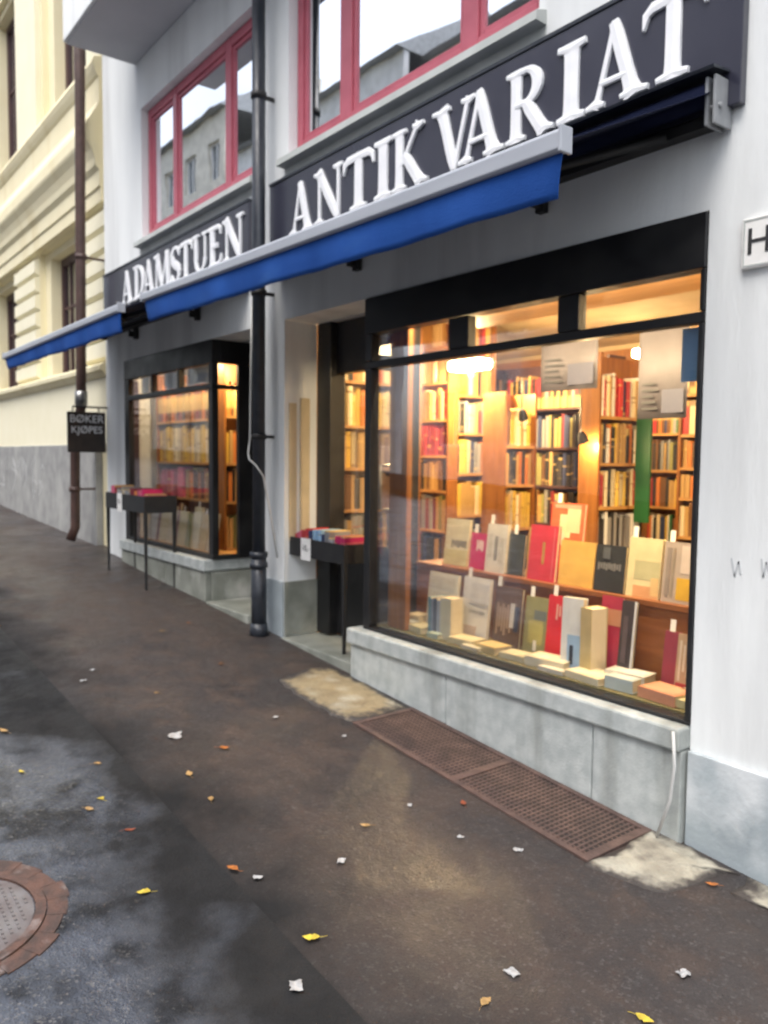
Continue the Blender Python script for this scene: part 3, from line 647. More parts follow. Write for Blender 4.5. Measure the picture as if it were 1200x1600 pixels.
def flare(p0, p1, w0, wm, w1, n_=6):
    pts, wd = [], []
    for i in range(n_ + 1):
        t = i / n_; pts.append((p0[0] + (p1[0] - p0[0]) * t, p0[1] + (p1[1] - p0[1]) * t))
        e0 = max(0, 1 - t / .28) ** 2; e1 = max(0, 1 - (1 - t) / .28) ** 2; wd.append(wm + (w0 - wm) * e0 + (w1 - wm) * e1)
    return pts, wd
def arc(cx_, cz_, rx, rz, a0, a1, wt, wn, n_=14):
    pts, wd = [], []
    for i in range(n_ + 1):
        a = RAD(a0 + (a1 - a0) * i / n_); pts.append((cx_ + rx * math.cos(a), cz_ + rz * math.sin(a))); wd.append(wn + (wt - wn) * abs(math.cos(a)) ** 1.5)
    return pts, wd
def serif(x, z, h=.22, up=1):
    zz = z + up * .05
    return ([(x - h, zz - up * .012), (x - h * .5, zz), (x, zz + up * .02), (x + h * .5, zz), (x + h, zz - up * .012)], [.075, .10, .14, .10, .075])
def glyph(ch):
    T, N_ = .22, .085
    st = lambda x, t=T: [flare((x, 0), (x, 1), t * 1.25, t, t * 1.25), serif(x, 0), serif(x, 1, up=-1)]
    s = []
    if ch == 'A': s = [flare((.16, 0), (.50, 1), .12, N_, .12), flare((.86, 0), (.47, 1.0), .34, T, .16), ([(.24, .30), (.72, .30)], [.085, .085]), serif(.16, 0, .17), serif(.87, 0, .24)]
    elif ch == 'N': s = [flare((.14, 0), (.14, .98), .12, N_, .16), flare((.10, 1), (.88, 0.02), .24, T, .14), flare((.90, 0.03), (.90, 1), .08, N_, .14), serif(.14, 0, .17), serif(.90, 1, .17, -1), serif(.10, 1, .15, -1)]
    elif ch == 'T': s = [flare((.46, 0), (.46, 1), T * 1.25, T, T), serif(.46, 0, .24), ([(.0, .70), (.035, .86), (.14, .925), (.46, .935), (.78, .925), (.885, .86), (.92, .70)], [.03, .11, .14, .13, .14, .11, .03])]
    elif ch == 'I': s = st(.2)
    elif ch == 'K': s = st(.2) + [flare((.28, .42), (.80, 1), .10, N_, .16), flare((.36, .58), (.90, 0), .16, T, .32), serif(.80, 1, .16, -1), serif(.92, 0, .18)]
    elif ch == 'V': s = [flare((.14, 1), (.50, 0), .34, T, .14), flare((.86, 1), (.50, 0), .12, N_, .12), serif(.14, 1, .24, -1), serif(.86, 1, .17, -1)]
    elif ch == 'R': s = st(.2) + [([(.2, .945), (.40, .95)], [.10, .10]), arc(.40, .73, .28, .22, 90, -90, T, N_), ([(.40, .51), (.2, .505)], [.10, .10]), flare((.42, .52), (.86, 0), .16, T, .30), serif(.90, 0, .15)]
    elif ch == 'D': s = st(.2) + [([(.2, .945), (.36, .95)], [.10, .10]), arc(.36, .5, .42, .45, 90, -90, T, N_), ([(.36, .05), (.2, .05)], [.10, .10])]
    elif ch == 'M': s = [flare((.10, 0), (.16, 1), .12, N_, .14), flare((.16, 1), (.54, .04), .22, T * .9, .12), flare((.54, .04), (.88, 1), .08, N_, .12), flare((.98, 0), (.89, 1), .30, T, .22), serif(.10, 0, .15), serif(.98, 0, .22), serif(.14, 1, .14, -1)]
    elif ch == 'S': s = [arc(.36, .74, .25, .215, 20, 180, T * .8, N_), ([(.11, .74), (.16, .60), (.36, .50), (.56, .40), (.62, .27)], [T * .8, T, T * 1.1, T, T * .8]), arc(.36, .27, .26, .225, 0, -160, T * .8, N_), ([(.60, .95), (.60, .84), (.59, .72)], [.10, .07, .02]), ([(.11, .05), (.11, .16), (.12, .28)], [.10, .07, .02])]
    elif ch == 'U': s = [([(.17, 1), (.17, .85), (.17, .36)], [T, T, T]), arc(.49, .36, .32, .315, 180, 360, T * .8, N_ * 1.2), ([(.81, .36), (.81, .85), (.81, 1)], [N_, N_, N_]), serif(.17, 1, .24, -1), serif(.81, 1, .17, -1)]
    elif ch == 'E': s = st(.2) + [([(.2, .945), (.56, .945), (.64, .88), (.66, .74)], [.11, .11, .11, .03]), ([(.2, .51), (.50, .51)], [.09, .13]), ([(.2, .055), (.58, .055), (.67, .12), (.70, .28)], [.11, .11, .11, .03])]
    return s
def sign(label, x0, x1, z0, z1, letters, zb, hh):
    t = empty('shop_sign', label, 'sign', ((x0 + x1) / 2, 2.99, z0), 'black shop signs with white letters')
    MB().box(x0, x1, 2.955, 2.997, z0, z1).build('panel', M_sign, t, bevel=0.004)
    mb = MB(); mb.box(x0, x1, 2.948, 2.999, z1 + .001, z1 + .018); mb.build('top_trim', M_pipe, t)
    for ch, xl, xr in letters:
        mb = MB(); G = glyph(ch)
        probe = MB()
        for pts, ws in G: stroke(probe, pts, ws, 0, 1)
        ux = [v[0] for v in probe.v]; sc = (xr - xl) / (max(ux) - min(ux)); u0 = min(ux)
        for k, (pts, ws) in enumerate(G):
            stroke(mb, [(xl + (p[0] - u0) * sc, zb + p[1] * hh) for p in pts], [q * sc for q in ws], 2.938 - .0008 * k, 2.9545)
        mb.build('letter', M_letter, t)
sign('black ANTIKVARIAT sign board with raised white letters above the right awning', -5.29, -1.675, 1.36, 1.97,
     [('A', -4.985, -4.675), ('N', -4.66, -4.325), ('T', -4.32, -3.99), ('I', -3.985, -3.82), ('K', -3.81, -3.485), ('V', -3.45, -3.115), ('A', -3.235, -2.90), ('R', -2.89, -2.58), ('I', -2.565, -2.405), ('A', -2.395, -2.075), ('T', -2.11, -1.82)], 1.545, .345)
sign('black ADAMSTUEN sign board with raised white letters left of the drainpipe', -9.02, -5.62, 1.42, 1.955,
     [('A', -8.41, -8.085), ('D', -8.055, -7.76), ('A', -7.80, -7.50), ('M', -7.515, -7.09), ('S', -7.11, -6.89), ('T', -6.92, -6.63), ('U', -6.63, -6.33), ('E', -6.315, -6.06), ('N', -6.035, -5.685)], 1.555, .335)

def text_mesh(body, size, name, material, parent, origin, rot, depth=.002):
    cu = bpy.data.curves.new(name, 'FONT'); cu.body = body; cu.size = size; cu.extrude = depth; cu.align_x = 'CENTER'; cu.align_y = 'CENTER'
    tmp = bpy.data.objects.new('tmp', cu); COL.objects.link(tmp); bpy.context.view_layer.update()
    me = bpy.data.meshes.new_from_object(tmp.evaluated_get(bpy.context.evaluated_depsgraph_get())); bpy.data.objects.remove(tmp)
    me.materials.clear(); me.materials.append(material)
    o = bpy.data.objects.new(name, me); COL.objects.link(o); o.parent = parent; o.location = Vector(origin) - wpos(parent); o.rotation_euler = rot
    return o
# hanging board by the brown pipe, facing along the street
hb = empty('hanging_sign', 'dark board with white lettering hung from the corner above the pavement', 'sign', (-9.06, 2.98, 0.03))
MB().box(-9.085, -9.05, 2.56, 2.97, 0.03, 0.475).build('board', mat('dark_brown_board', (0.022, 0.016, 0.013), (0.04, 0.028, 0.02), scale=8, rough=0.5), hb, bevel=0.006)
mb = MB(); mb.tube([(-9.068, 2.62, .478), (-9.068, 2.62, .53), (-9.068, 3.0, .53)], .01); mb.tube([(-9.068, 2.9, .478), (-9.068, 2.9, .53)], .008); mb.build('bracket', M_blackdull, hb)
text_mesh('BØKER', .118, 'lettering', M_letter, hb, (-9.049, 2.765, .395), (RAD(90), 0, RAD(90)))
text_mesh('KJØPES', .108, 'lettering', M_letter, hb, (-9.049, 2.765, .275), (RAD(90), 0, RAD(90)))
# street name plate on the right, running out of the picture
ss = empty('street_sign', 'white plate with black capitals on the white wall at the right edge', 'sign', (-1.3, 3.0, .74))
MB().box(-1.66, -0.7, 2.978, 2.9985, .735, .925).build('plate', M_slip, ss, bevel=0.004)
mb = MB()
for a in (.742, .912): mb.box(-1.652, -.708, 2.976, 2.9778, a, a + .006)
mb.box(-1.652, -1.646, 2.976, 2.9778, .7481, .9119); mb.build('border', M_sill, ss)
text_mesh('HA', .14, 'lettering', M_ink, ss, (-1.545, 2.977, .83), (RAD(90), 0, 0))

# ---------------------------------------------------------------- pipes and cables
dp = empty('drainpipe', 'dark blue-grey cast iron drainpipe between the two shop windows', 'pipe', (-5.30, 2.87, -1.35))
MB().tube([(-5.30, 2.87, -0.75), (-5.30, 2.87, 3.86)], .048, 16).build('pipe', M_pipe, dp)
mb = MB(); mb.tube([(-5.30, 2.87, -1.36), (-5.30, 2.87, -0.72)], .058, 16)
for z in (-.72, -.80): mb.tube([(-5.30, 2.87, z - .03), (-5.30, 2.87, z + .01)], .068, 16)
mb.tube([(-5.30, 2.87, -1.345), (-5.30, 2.87, -1.25)], [.075, .062], 16); mb.build('base_shoe', M_pipe, dp)
for z in (0.15, 1.2, 2.6):
    mb = MB(); mb.tube([(-5.30, 2.87, z - .02), (-5.30, 2.87, z + .02)], .058, 16); mb.box(-5.31, -5.29, 2.925, 2.995, z - .012, z + .012); mb.build('clamp', M_blackdull, dp)
bp_ = empty('drainpipe', 'brown downpipe with a jog on the yellow facade behind the hanging board', 'pipe', (-9.9, 2.85, -1.05))
pts = [(-9.17, 2.79, 7.5), (-9.20, 2.79, 4.0), (-9.25, 2.79, 2.85), (-9.31, 2.79, .95), (-9.33, 2.79, .55), (-9.56, 2.79, .22), (-9.62, 2.80, .05), (-9.66, 2.80, -.85), (-9.69, 2.75, -1.0)]
MB().tube(pts, .055, 14).build('pipe', M_brown, bp_)
for z, x in ((2.2, -9.27), (-.4, -9.64)):
    mb = MB(); mb.tube([(x, 2.795, z - .025), (x, 2.795, z + .025)], .066, 14); mb.box(x - .012, x + .012, 2.85, 3.05, z - .012, z + .012); mb.build('clamp', M_brown, bp_)
MB().tube([(-9.33, 2.79, .56), (-9.325, 2.79, .72)], .068, 14).build('collar', M_steel, bp_)
mb = MB(); mb.tube([(-5.37, 2.85, 1.12), (-5.39, 2.85, .55), (-5.40, 2.85, .13), (-5.375, 2.82, .03), (-5.30, 2.79, -.02), (-5.22, 2.80, -.06), (-5.195, 2.85, -.14), (-5.19, 2.90, -.4), (-5.20, 2.97, -.75)], .007, 8)
tag(mb.build('cable', M_cable, origin=(-5.5, 2.9, -.75)), 'thin white cable looped in front of the dark drainpipe', 'cable')
mb = MB(); mb.tube([(-1.83, 2.905, -1.11), (-1.815, 2.90, -1.25), (-1.83, 2.90, -1.40), (-1.88, 2.89, -1.57)], .007, 8)
tag(mb.build('cable', M_cable, origin=(-1.83, 2.9, -1.58)), 'pale bent cable at the right end of the stone plinth', 'cable')

# ---------------------------------------------------------------- ground fittings
def blob(cx_, cy, rx, ry, n_, seed, zt, zb=-.05):
    rr = random.Random(seed); P = []
    for i in range(n_):
        a = 2 * math.pi * i / n_; k = 1 + rr.uniform(-.16, .16); P.append((cx_ + rx * k * math.cos(a), cy + ry * k * math.sin(a)))
    return P
def wear(M):
    n = M.node_tree.nodes; l = M.node_tree.links; b_ = n["Principled BSDF"]
    src = b_.inputs['Base Color'].links[0].from_socket
    at = n.new("ShaderNodeAttribute"); at.attribute_name = 'wear'
    t = n.new("ShaderNodeTexCoord"); q = n.new("ShaderNodeTexNoise"); q.inputs['Scale'].default_value = 22; q.inputs['Detail'].default_value = 8
    l.new(t.outputs['Object'], q.inputs['Vector'])
    ad = n.new("ShaderNodeMath"); ad.operation = 'MULTIPLY_ADD'; l.new(q.outputs['Fac'], ad.inputs[0]); ad.inputs[1].default_value = 1.5; l.new(at.outputs['Fac'], ad.inputs[2])
    mr = n.new("ShaderNodeMapRange"); mr.inputs['From Min'].default_value = 1.0; mr.inputs['From Max'].default_value = 1.6; l.new(ad.outputs[0], mr.inputs['Value'])
    mx_ = n.new("ShaderNodeMix"); mx_.data_type = 'RGBA'; l.new(mr.outputs[0], mx_.inputs['Factor']); l.new(src, mx_.inputs['A']); mx_.inputs['B'].default_value = (0.05, 0.042, 0.037, 1)
    l.new(mx_.outputs['Result'], b_.inputs['Base Color'])
for M_ in (M_slab, M_lump): wear(M_)
def ground_slab(name, poly, h, material, bev=.008, drop=.06):
    k = len(poly); c = (sum(p[0] for p in poly) / k, sum(p[1] for p in poly) / k); vs_ = []; wv = []
    for f, z_, w_ in ((1, -drop, 1), (1, 0.0005, 1), (.93, h * .6, .8), (.72, h, .15)):
        for x, y in poly:
            X_, Y_ = c[0] + (x - c[0]) * f, c[1] + (y - c[1]) * f; vs_.append((X_, Y_, g(X_, Y_) + z_)); wv.append(w_)
    vs_.append((c[0], c[1], g(*c) + h)); wv.append(0); mb = MB(); mb.smooth = True
    fs = [(r * k + i, r * k + (i + 1) % k, (r + 1) * k + (i + 1) % k, (r + 1) * k + i) for r in range(3) for i in range(k)] + [(3 * k + i, 3 * k + (i + 1) % k, 4 * k) for i in range(k)]
    mb.add(vs_, fs); o = mb.build(name, material, origin=(c[0], c[1], g(*c)))
    at = o.data.attributes.new('wear', 'FLOAT', 'POINT')
    for i, v in enumerate(wv): at.data[i].value = v
    return o
def rough_outline(P, seed, amp=.018, step=.06):
    rr = random.Random(seed); o = []
    for (x0, y0), (x1, y1) in zip(P, P[1:] + P[:1]):
        L = math.hypot(x1 - x0, y1 - y0); k = max(1, int(L / step))
        for i in range(k):
            t = i / k; o.append((x0 + (x1 - x0) * t + rr.uniform(-amp, amp), min(2.972, y0 + (y1 - y0) * t + rr.uniform(-amp, amp))))
    return o
sl = rough_outline([(-4.36, 2.50), (-4.10, 2.47), (-3.72, 2.48), (-3.58, 2.52), (-3.56, 2.72), (-3.57, 2.93), (-4.0, 2.935), (-4.42, 2.93), (-4.45, 2.80), (-4.40, 2.62)], 3)
tag(ground_slab('stone_slab', sl, .007, M_slab, bev=.003), 'worn sandy slab in the asphalt below the left end of the display window', 'slab')
# rusty light-well grating
gt = empty('grating', 'rust red iron grating along the stone plinth under the right shop window', 'grating', (-2.7, 2.72, g(-2.7, 2.72)))
gx0, gx1, gy0, gy1 = -3.54, -1.93, 2.50, 2.93
def gz(x, y): return g(x, y) + .008
def gbox(mb, x0, x1, y0, y1, t=.02, up=0.0):
    mb.hexa([(x, y, gz(x, y) - t) for x, y in ((x0, y0), (x1, y0), (x1, y1), (x0, y1))] + [(x, y, gz(x, y) + .004 + up) for x, y in ((x0, y0), (x1, y0), (x1, y1), (x0, y1))])
mb = MB(); gbox(mb, gx0, gx1, gy0, gy0 + .03); gbox(mb, gx0, gx1, gy1 - .03, gy1); gbox(mb, gx0, gx0 + .03, gy0 + .03, gy1 - .03); gbox(mb, gx1 - .03, gx1, gy0 + .03, gy1 - .03)
xm = (gx0 + gx1) / 2; gbox(mb, xm - .02, xm + .02, gy0 + .03, gy1 - .03); mb.build('rim', M_grate, gt)
for a, b2 in ((gx0 + .03, xm - .02), (xm + .02, gx1 - .03)):
    mb = MB(); x = a + .012
    while x < b2 - .012: gbox(mb, x, x + .010, gy0 + .03, gy1 - .03, .018, -.004); x += .026
    y = gy0 + .045
    while y < gy1 - .04: gbox(mb, a, b2, y, y + .008, .018, -.0055); y += .030
    mb.build('grid', M_grate, gt)
mb = MB(); mb.hexa([(x, y, g(x, y) + .0022) for x, y in ((gx0, gy0), (gx1, gy0), (gx1, gy1), (gx0, gy1))] + [(x, y, g(x, y) + .0042) for x, y in ((gx0, gy0), (gx1, gy0), (gx1, gy1), (gx0, gy1))])  # flat dark sheet on the ground, colour stands in for shade below the bars
mb.build('pit_shade_sheet', M_pitshade, gt)
lp = rough_outline([(-1.93, 2.46), (-1.80, 2.50), (-1.69, 2.56), (-1.62, 2.70), (-1.58, 2.85), (-1.56, 2.97), (-1.80, 2.97), (-1.95, 2.93), (-1.925, 2.70)], 5, .025)
tag(ground_slab('concrete_patch', lp, .009, M_lump, bev=.003), 'pale rough concrete patch at the right end of the grating', 'patch')
tag(ground_slab('concrete_patch', rough_outline([(-1.5, 2.82), (-1.2, 2.85), (-.6, 2.83), (-.6, 2.965), (-1.53, 2.965)], 7, .02), .008, M_lump, bev=.003), 'grey rubbly concrete strip along the right wall foot', 'patch')
# manhole
MC = Vector((-2.90, .415)); mh = empty('manhole_cover', 'round iron manhole cover in a rusty brick ring on the road', 'manhole', (MC.x, MC.y, g(MC.x, MC.y)))
def disc(mb, r0_, r1_, h, n_=40, a0=0, a1=2 * math.pi):
    vs_ = []; 
    full = abs(a1 - a0 - 2 * math.pi) < 1e-6
    for i in range(n_ + (0 if full else 1)):
        a = a0 + (a1 - a0) * i / n_
        for r in (r0_, r1_):
            x, y = MC.x + r * math.cos(a), MC.y + r * math.sin(a); vs_ += [(x, y, g(x, y) - .03), (x, y, g(x, y) + h)]
    fs = []; M_ = n_ if full else n_
    tot = n_ if full else n_ + 1
    for i in range(M_):
        j = (i + 1) % tot
        a, b2 = 4 * i, 4 * j
        fs += [(a + 1, a + 3, b2 + 3, b2 + 1), (a + 3, a + 2, b2 + 2, b2 + 3), (a, a + 1, b2 + 1, b2)]
    if not full: fs += [(0, 2, 3, 1), (4 * n_, 4 * n_ + 1, 4 * n_ + 3, 4 * n_ + 2)]
    mb.add(vs_, fs)
mb = MB(); NB = 22
for i in range(NB): disc(mb, .30, .365 + .010 * ((i * 7) % 3 - 1), .008, 3, 2 * math.pi * i / NB + .003, 2 * math.pi * (i + 1) / NB - .003)
mb.build('brick_ring', M_rust, mh)
mb = MB(); disc(mb, .262, .297, .013); mb.build('rim', M_rust, mh)
mb = MB(); disc(mb, .0005, .258, .007); mb.build('lid', M_ironlid, mh)
mb = MB()
for ix in range(-9, 10):
    for iy in range(-9, 10):
        x = MC.x + ix * .026 + (iy % 2) * .013; y = MC.y + iy * .026
        if (x - MC.x) ** 2 + (y - MC.y) ** 2 < .235 ** 2:
            c = g(x, y); mb.hexa([(x - .008, y - .005, c + .005), (x + .008, y - .005, c + .005), (x + .008, y + .005, c + .005), (x - .008, y + .005, c + .005), (x - .007, y - .004, c + .011), (x + .007, y - .004, c + .011), (x + .007, y + .004, c + .011), (x - .007, y + .004, c + .011)])
mb.build('lid_studs', M_ironlid, mh)

# ---------------------------------------------------------------- fallen leaves and litter
LEAFC = {'yellow': (0.62, 0.47, 0.05), 'tan': (0.42, 0.26, 0.10), 'orange': (0.45, 0.15, 0.03), 'red-brown': (0.28, 0.07, 0.03), 'brown': (0.20, 0.09, 0.04)}
leaf_meshes = {}
def leaf_mesh(cn, v):
    if (cn, v) in leaf_meshes: return leaf_meshes[(cn, v)]
    rr = random.Random(v * 13 + 5); prof = [(0, 0), (.012, .012), (.021, .03), (.017, .04), (.023, .05), (.014, .064), (.010, .072), (0, .088)]
    mb = MB(); mb.smooth = True; k = len(prof)
    cz = lambda x, y: .006 + .10 * abs(x) + .004 * math.sin(y * 60 + v) + (.012 * (y / .088) ** 2 if v % 2 else .004)
    L = [(-x * (1 + rr.uniform(-.2, .2)), y, 0) for x, y in prof]; R_ = [(x * (1 + rr.uniform(-.2, .2)), y, 0) for x, y in prof]
    vs_ = [(x, y, cz(x, y)) for x, y, _ in L] + [(0, y, cz(0, y)) for _, y in prof] + [(x, y, cz(x, y)) for x, y, _ in R_]
    fs = [(i, k + i, k + i + 1, i + 1) for i in range(k - 1)] + [(k + i, 2 * k + i, 2 * k + i + 1, k + i + 1) for i in range(k - 1)]
    mb.add(vs_, fs); mb.tube([(0, 0, .006), (.003, -.02, .007), (.009, -.036, .006)], .0013, 5)
    me = mb.mesh('leaf', mat('leaf_' + cn, LEAFC[cn], tuple(c * .6 for c in LEAFC[cn]), scale=40, rough=.5)); leaf_meshes[(cn, v)] = me
    return me
LEAVES = [(-2.71, 1.03, 'yellow', 1.0, 'bright yellow leaf on the road nearest the manhole'), (-2.13, 1.38, 'yellow', 1.1, 'long yellow leaf on the dark pavement edge'),
 (-1.33, 1.97, 'yellow', 1.1, 'large yellow leaf at the very bottom of the picture'), (-3.45, 1.10, 'yellow', 1.0, 'yellow leaf beside a tan leaf at the road edge'),
 (-3.41, 1.49, 'tan', 1.2, 'curled tan leaf on brown pavement right of the white scrap'), (-3.43, 1.02, 'tan', 1.0, 'tan leaf lying next to a yellow one at the road edge'),
 (-2.62, 1.33, 'orange', 1.0, 'orange leaf on the dark pavement edge, mid foreground'), (-3.63, 1.74, 'orange', 1.1, 'orange leaf just right of the white crumpled scrap'),
 (-4.81, 2.33, 'brown', 1.1, 'brown leaf on dark asphalt left of the sandy slab'), (-3.15, 1.47, 'tan', .9, 'small tan leaf below the curled tan leaf'),
 (-3.16, 1.09, 'red-brown', .9, 'reddish leaf near the pavement edge below the yellow leaf'), (-4.42, .92, 'tan', 1.2, 'tan leaf at the left edge of the road'),
 (-3.81, 1.17, 'tan', .8, 'small tan leaf on the pavement edge above the yellow pair'), (-2.61, 1.94, 'tan', .9, 'tan leaf alone in the middle of brown pavement'),
 (-2.52, 2.39, 'red-brown', 1.0, 'red-brown leaf touching the outer edge of the grating'), (-1.61, 1.61, 'tan', 1.0, 'slim tan leaf in the lower right foreground'),
 (-3.91, .88, 'yellow', .8, 'dull yellow leaf on the road left of the leaf pair'), (-1.55, 2.80, 'orange', .9, 'orange leaf on the concrete at the right wall foot'),
 (-5.70, 2.29, 'tan', .8, 'pale tan leaf on asphalt before the left table'), (-5.82, 2.55, 'orange', .8, 'small orange leaf close to the left stone step'), (-4.49, 1.77, 'tan', .8, 'narrow tan leaf on the pavement above the white scrap')]
for i, (x, y, cn, s_, lb) in enumerate(LEAVES):
    o = bpy.data.objects.new('leaf', leaf_mesh(cn, i % 3)); COL.objects.link(o); o.location = (x, y, g(x, y) + .004); o.scale = (s_ * .62,) * 3
    o.rotation_euler = (rg.uniform(-.08, .08), rg.uniform(-.08, .08), rg.uniform(0, 6.28)); tag(o, lb, 'leaf', 'fallen leaves on the wet ground')
LIT = [(-3.87, 1.61, 2.2, 'white crumpled paper scrap lying on the pavement'), (-2.0, 1.21, 1.3, 'grey-white scrap on the dark pavement edge, lower foreground'), (-3.83, 2.18, .9, 'white scrap on dark asphalt below the sandy slab'),
 (-3.42, 2.36, .8, 'small white scrap below the right corner of the sandy slab'), (-2.14, 2.33, 1.0, 'white scrap on asphalt outside the right half of the grating'), (-1.66, 1.79, 1.2, 'pale scrap on brown pavement in the lower right'),
 (-1.35, 2.25, 1.1, 'white scrap near the lower right corner'), (-2.34, 2.2, .7, 'tiny white scrap off the middle of the grating'), (-2.66, 2.19, .7, 'tiny white scrap off the left half of the grating'),
 (-2.54, 1.37, .9, 'white fleck beside the orange foreground leaf'), (-2.46, 1.69, 1.0, 'slim white scrap in the middle of the pavement'), (-4.92, 1.46, 1.0, 'pale scrap on the far left pavement'), (-5.09, 1.57, .8, 'smaller pale scrap on the far left pavement')]
for i, (x, y, s_, lb) in enumerate(LIT):
    rr = random.Random(i + 40); mb = MB(); mb.smooth = False; n_ = 4
    vs_ = [((a - 2) * .009 + rr.uniform(-.003, .003), (b2 - 2) * .007 + rr.uniform(-.003, .003), .002 + rr.uniform(0, .005)) for b2 in range(5) for a in range(5)]
    mb.add(vs_, [(b2 * 5 + a, b2 * 5 + a + 1, b2 * 5 + a + 6, b2 * 5 + a + 5) for b2 in range(4) for a in range(4)])
    o = mb.build('paper_scrap', M_scrap); o.location = (x, y, g(x, y) + .004); o.scale = (s_, s_, s_); o.rotation_euler = (0, 0, rr.uniform(0, 6))
    tag(o, lb, 'litter', 'paper scraps on the wet ground')

# ---------------------------------------------------------------- books
ORD = ['leftmost', 'second', 'third', 'fourth', 'fifth', 'sixth', 'seventh', 'eighth', 'ninth', 'tenth', 'eleventh', 'twelfth', 'thirteenth', 'fourteenth', 'fifteenth', 'sixteenth'] + [f'{i}th' for i in range(17, 60)]
def book_mesh():
    mb = MB(); mb.m(0)     # unit book: x thickness, y depth (spine at y=0), z height
    mb.box(0, .10, .05, 1, 0, 1); mb.box(.90, 1, .05, 1, 0, 1)
    mb.prism_z([(0, .05), (.12, .012), (.35, 0), (.65, 0), (.88, .012), (1, .05), (.9, .06), (.1, .06)], 0, 1)
    mb.m(1); mb.box(.101, .899, .061, .96, .03, .975)
    return mb.mesh('book', [M_slip, M_page])
BM = book_mesh()
def shelf_book(x, y, z, th, dp_, hh, rot, cn, lean=0.0):
    o = bpy.data.objects.new('book', BM); COL.objects.link(o)
    o.location = (x, y, z); o.scale = (th, dp_, hh); o.rotation_euler = (0, lean, rot)
    o.material_slots[0].link = 'OBJECT'; o.material_slots[0].material = book_mat(cn)
    return o
STUFF = MB(); STUFF_M = []
def stuff_box(x0, x1, y0, y1, z0, z1, cn):
    k = 'cloth_' + cn.replace(' ', '_')
    mt = book_mat(cn)
    if mt not in STUFF_M: STUFF_M.append(mt)
    STUFF.m(STUFF_M.index(mt)).box(x0, x1, y0, y1, z0, z1)
rb = random.Random(21)
def fill(face, a0, a1, base, z, hmax, pal, where, cat_group, individual=True, thick=(.022, .045), gapchance=.04, depth=.16):
    """Row of books from a0 to a1 with spines on the plane `base`; face '-Y' (run along x) or '+X' (run along y, left in the picture = nearer)."""
    p = a0; made = []
    while True:
        th = rb.uniform(*thick); hh = hmax * rb.uniform(.80, .98)
        if p + th > a1: break
        if rb.random() < gapchance * .4: p += rb.uniform(.01, .05); continue
        cn = rb.choice(pal); d = depth * rb.uniform(.85, 1.0); off = rb.uniform(0, .02)
        if individual:
            if face == '-Y': o = shelf_book(p, base + off, z + .001, th - .002, d, hh, 0, cn)
            else: o = shelf_book(base - off, p, z + .001, th - .002, d, hh, RAD(90), cn)
            made.append((o, cn))
        else:
            if face == '-Y': stuff_box(p, p + th - .002, base + off, base + off + d, z + .001, z + hh, cn)
            else: stuff_box(base - off - d, base - off, p, p + th - .002, z + .001, z + hh, cn)
        p += th + .0005
    cnt = Counter(cn for _, cn in made); seen = Counter()
    for o, cn in made:
        if cnt[cn] == 1: lb = f'only {cn} book {where}'
        else:
            k = seen[cn]; lb = f'{ORD[k]} {cn} book {where}'
        seen[cn] += 1; tag(o, lb, 'book', cat_group)
def bookcase(label, x0, x1, y0, y1, z0, z1, shelves, mats=(M_pine, M_wood), back='+Y', side_left=True, side_right=True):
    t = empty('bookcase', label, 'bookcase', ((x0 + x1) / 2, (y0 + y1) / 2, z0), 'bookcases inside the shop')
    q = .024
    if back == '+Y':
        if side_left: MB().box(x0, x0 + q, y0, y1, z0, z1).build('side_panel', mats[1], t)
        if side_right: MB().box(x1 - q, x1, y0, y1, z0, z1).build('side_panel', mats[1], t)
        MB().box(x0 + q, x1 - q, y1 - .012, y1, z0, z1).build('back_panel', mats[1], t)
        for z in shelves: MB().box(x0 + q, x1 - q, y0 + .002, y1 - .012, z - q, z).build('shelf', mats[0], t)
    else:     # opens to +X, panel ends face the street
        MB().box(x0, x1, y0, y0 + q, z0, z1).build('end_panel', mats[1], t)
        MB().box(x0, x1, y1 - q, y1, z0, z1).build('end_panel', mats[1], t)
        MB().box(x0, x0 + .012, y0 + q, y1 - q, z0, z1).build('back_panel', mats[1], t)
        for z in shelves: MB().box(x0 + .012, x1 - .002, y0 + q, y1 - q, z - q, z).build('shelf', mats[0], t)
    return t
WARM = ['tan', 'cream', 'yellow', 'brown', 'red', 'orange', 'tan', 'cream', 'dark red', 'black']
MIX = ['tan', 'cream', 'brown', 'red', 'black', 'dark blue', 'white', 'yellow', 'green', 'orange', 'grey']
DARK = ['black', 'brown', 'dark blue', 'grey', 'dark red', 'black', 'olive', 'tan']
ROWN = ['top', 'second', 'third', 'fourth', 'fifth', 'sixth', 'lowest']
def stock(shelves, ztop, face, a0, a1, base, pals, casename, group, visible, **kw):
    zs_ = sorted(shelves, reverse=True); tops = [ztop] + [z - .024 for z in zs_[:-1]]
    for i, z in enumerate(zs_):
        fill(face, a0, a1, base, z, min(tops[i] - z - .01, .34), pals[i % len(pals)], f'along the {ROWN[i]} shelf of {casename}', group, individual=(i in visible), **kw)
# bookcase facing the street behind the wooden post
SC = [-1.0, -.68, -.30, .03, .37, .72]
bookcase('pine bookcase facing the street just right of the wooden post', -6.25, -5.575, 5.0, 5.125, -1.36, 1.34, SC + [1.05])
stock(SC + [1.05], 1.34, '-Y', -6.22, -5.60, 5.006, [['tan', 'cream'], ['cream', 'tan', 'brown', 'orange'], ['cream', 'cream', 'tan', 'red', 'orange'], ['red', 'red', 'dark red'], ['tan', 'brown', 'black'], DARK, DARK],
      'the pine bookcase beside the post', 'books on the front pine bookcase', (2, 3), thick=(.035, .06), depth=.10)
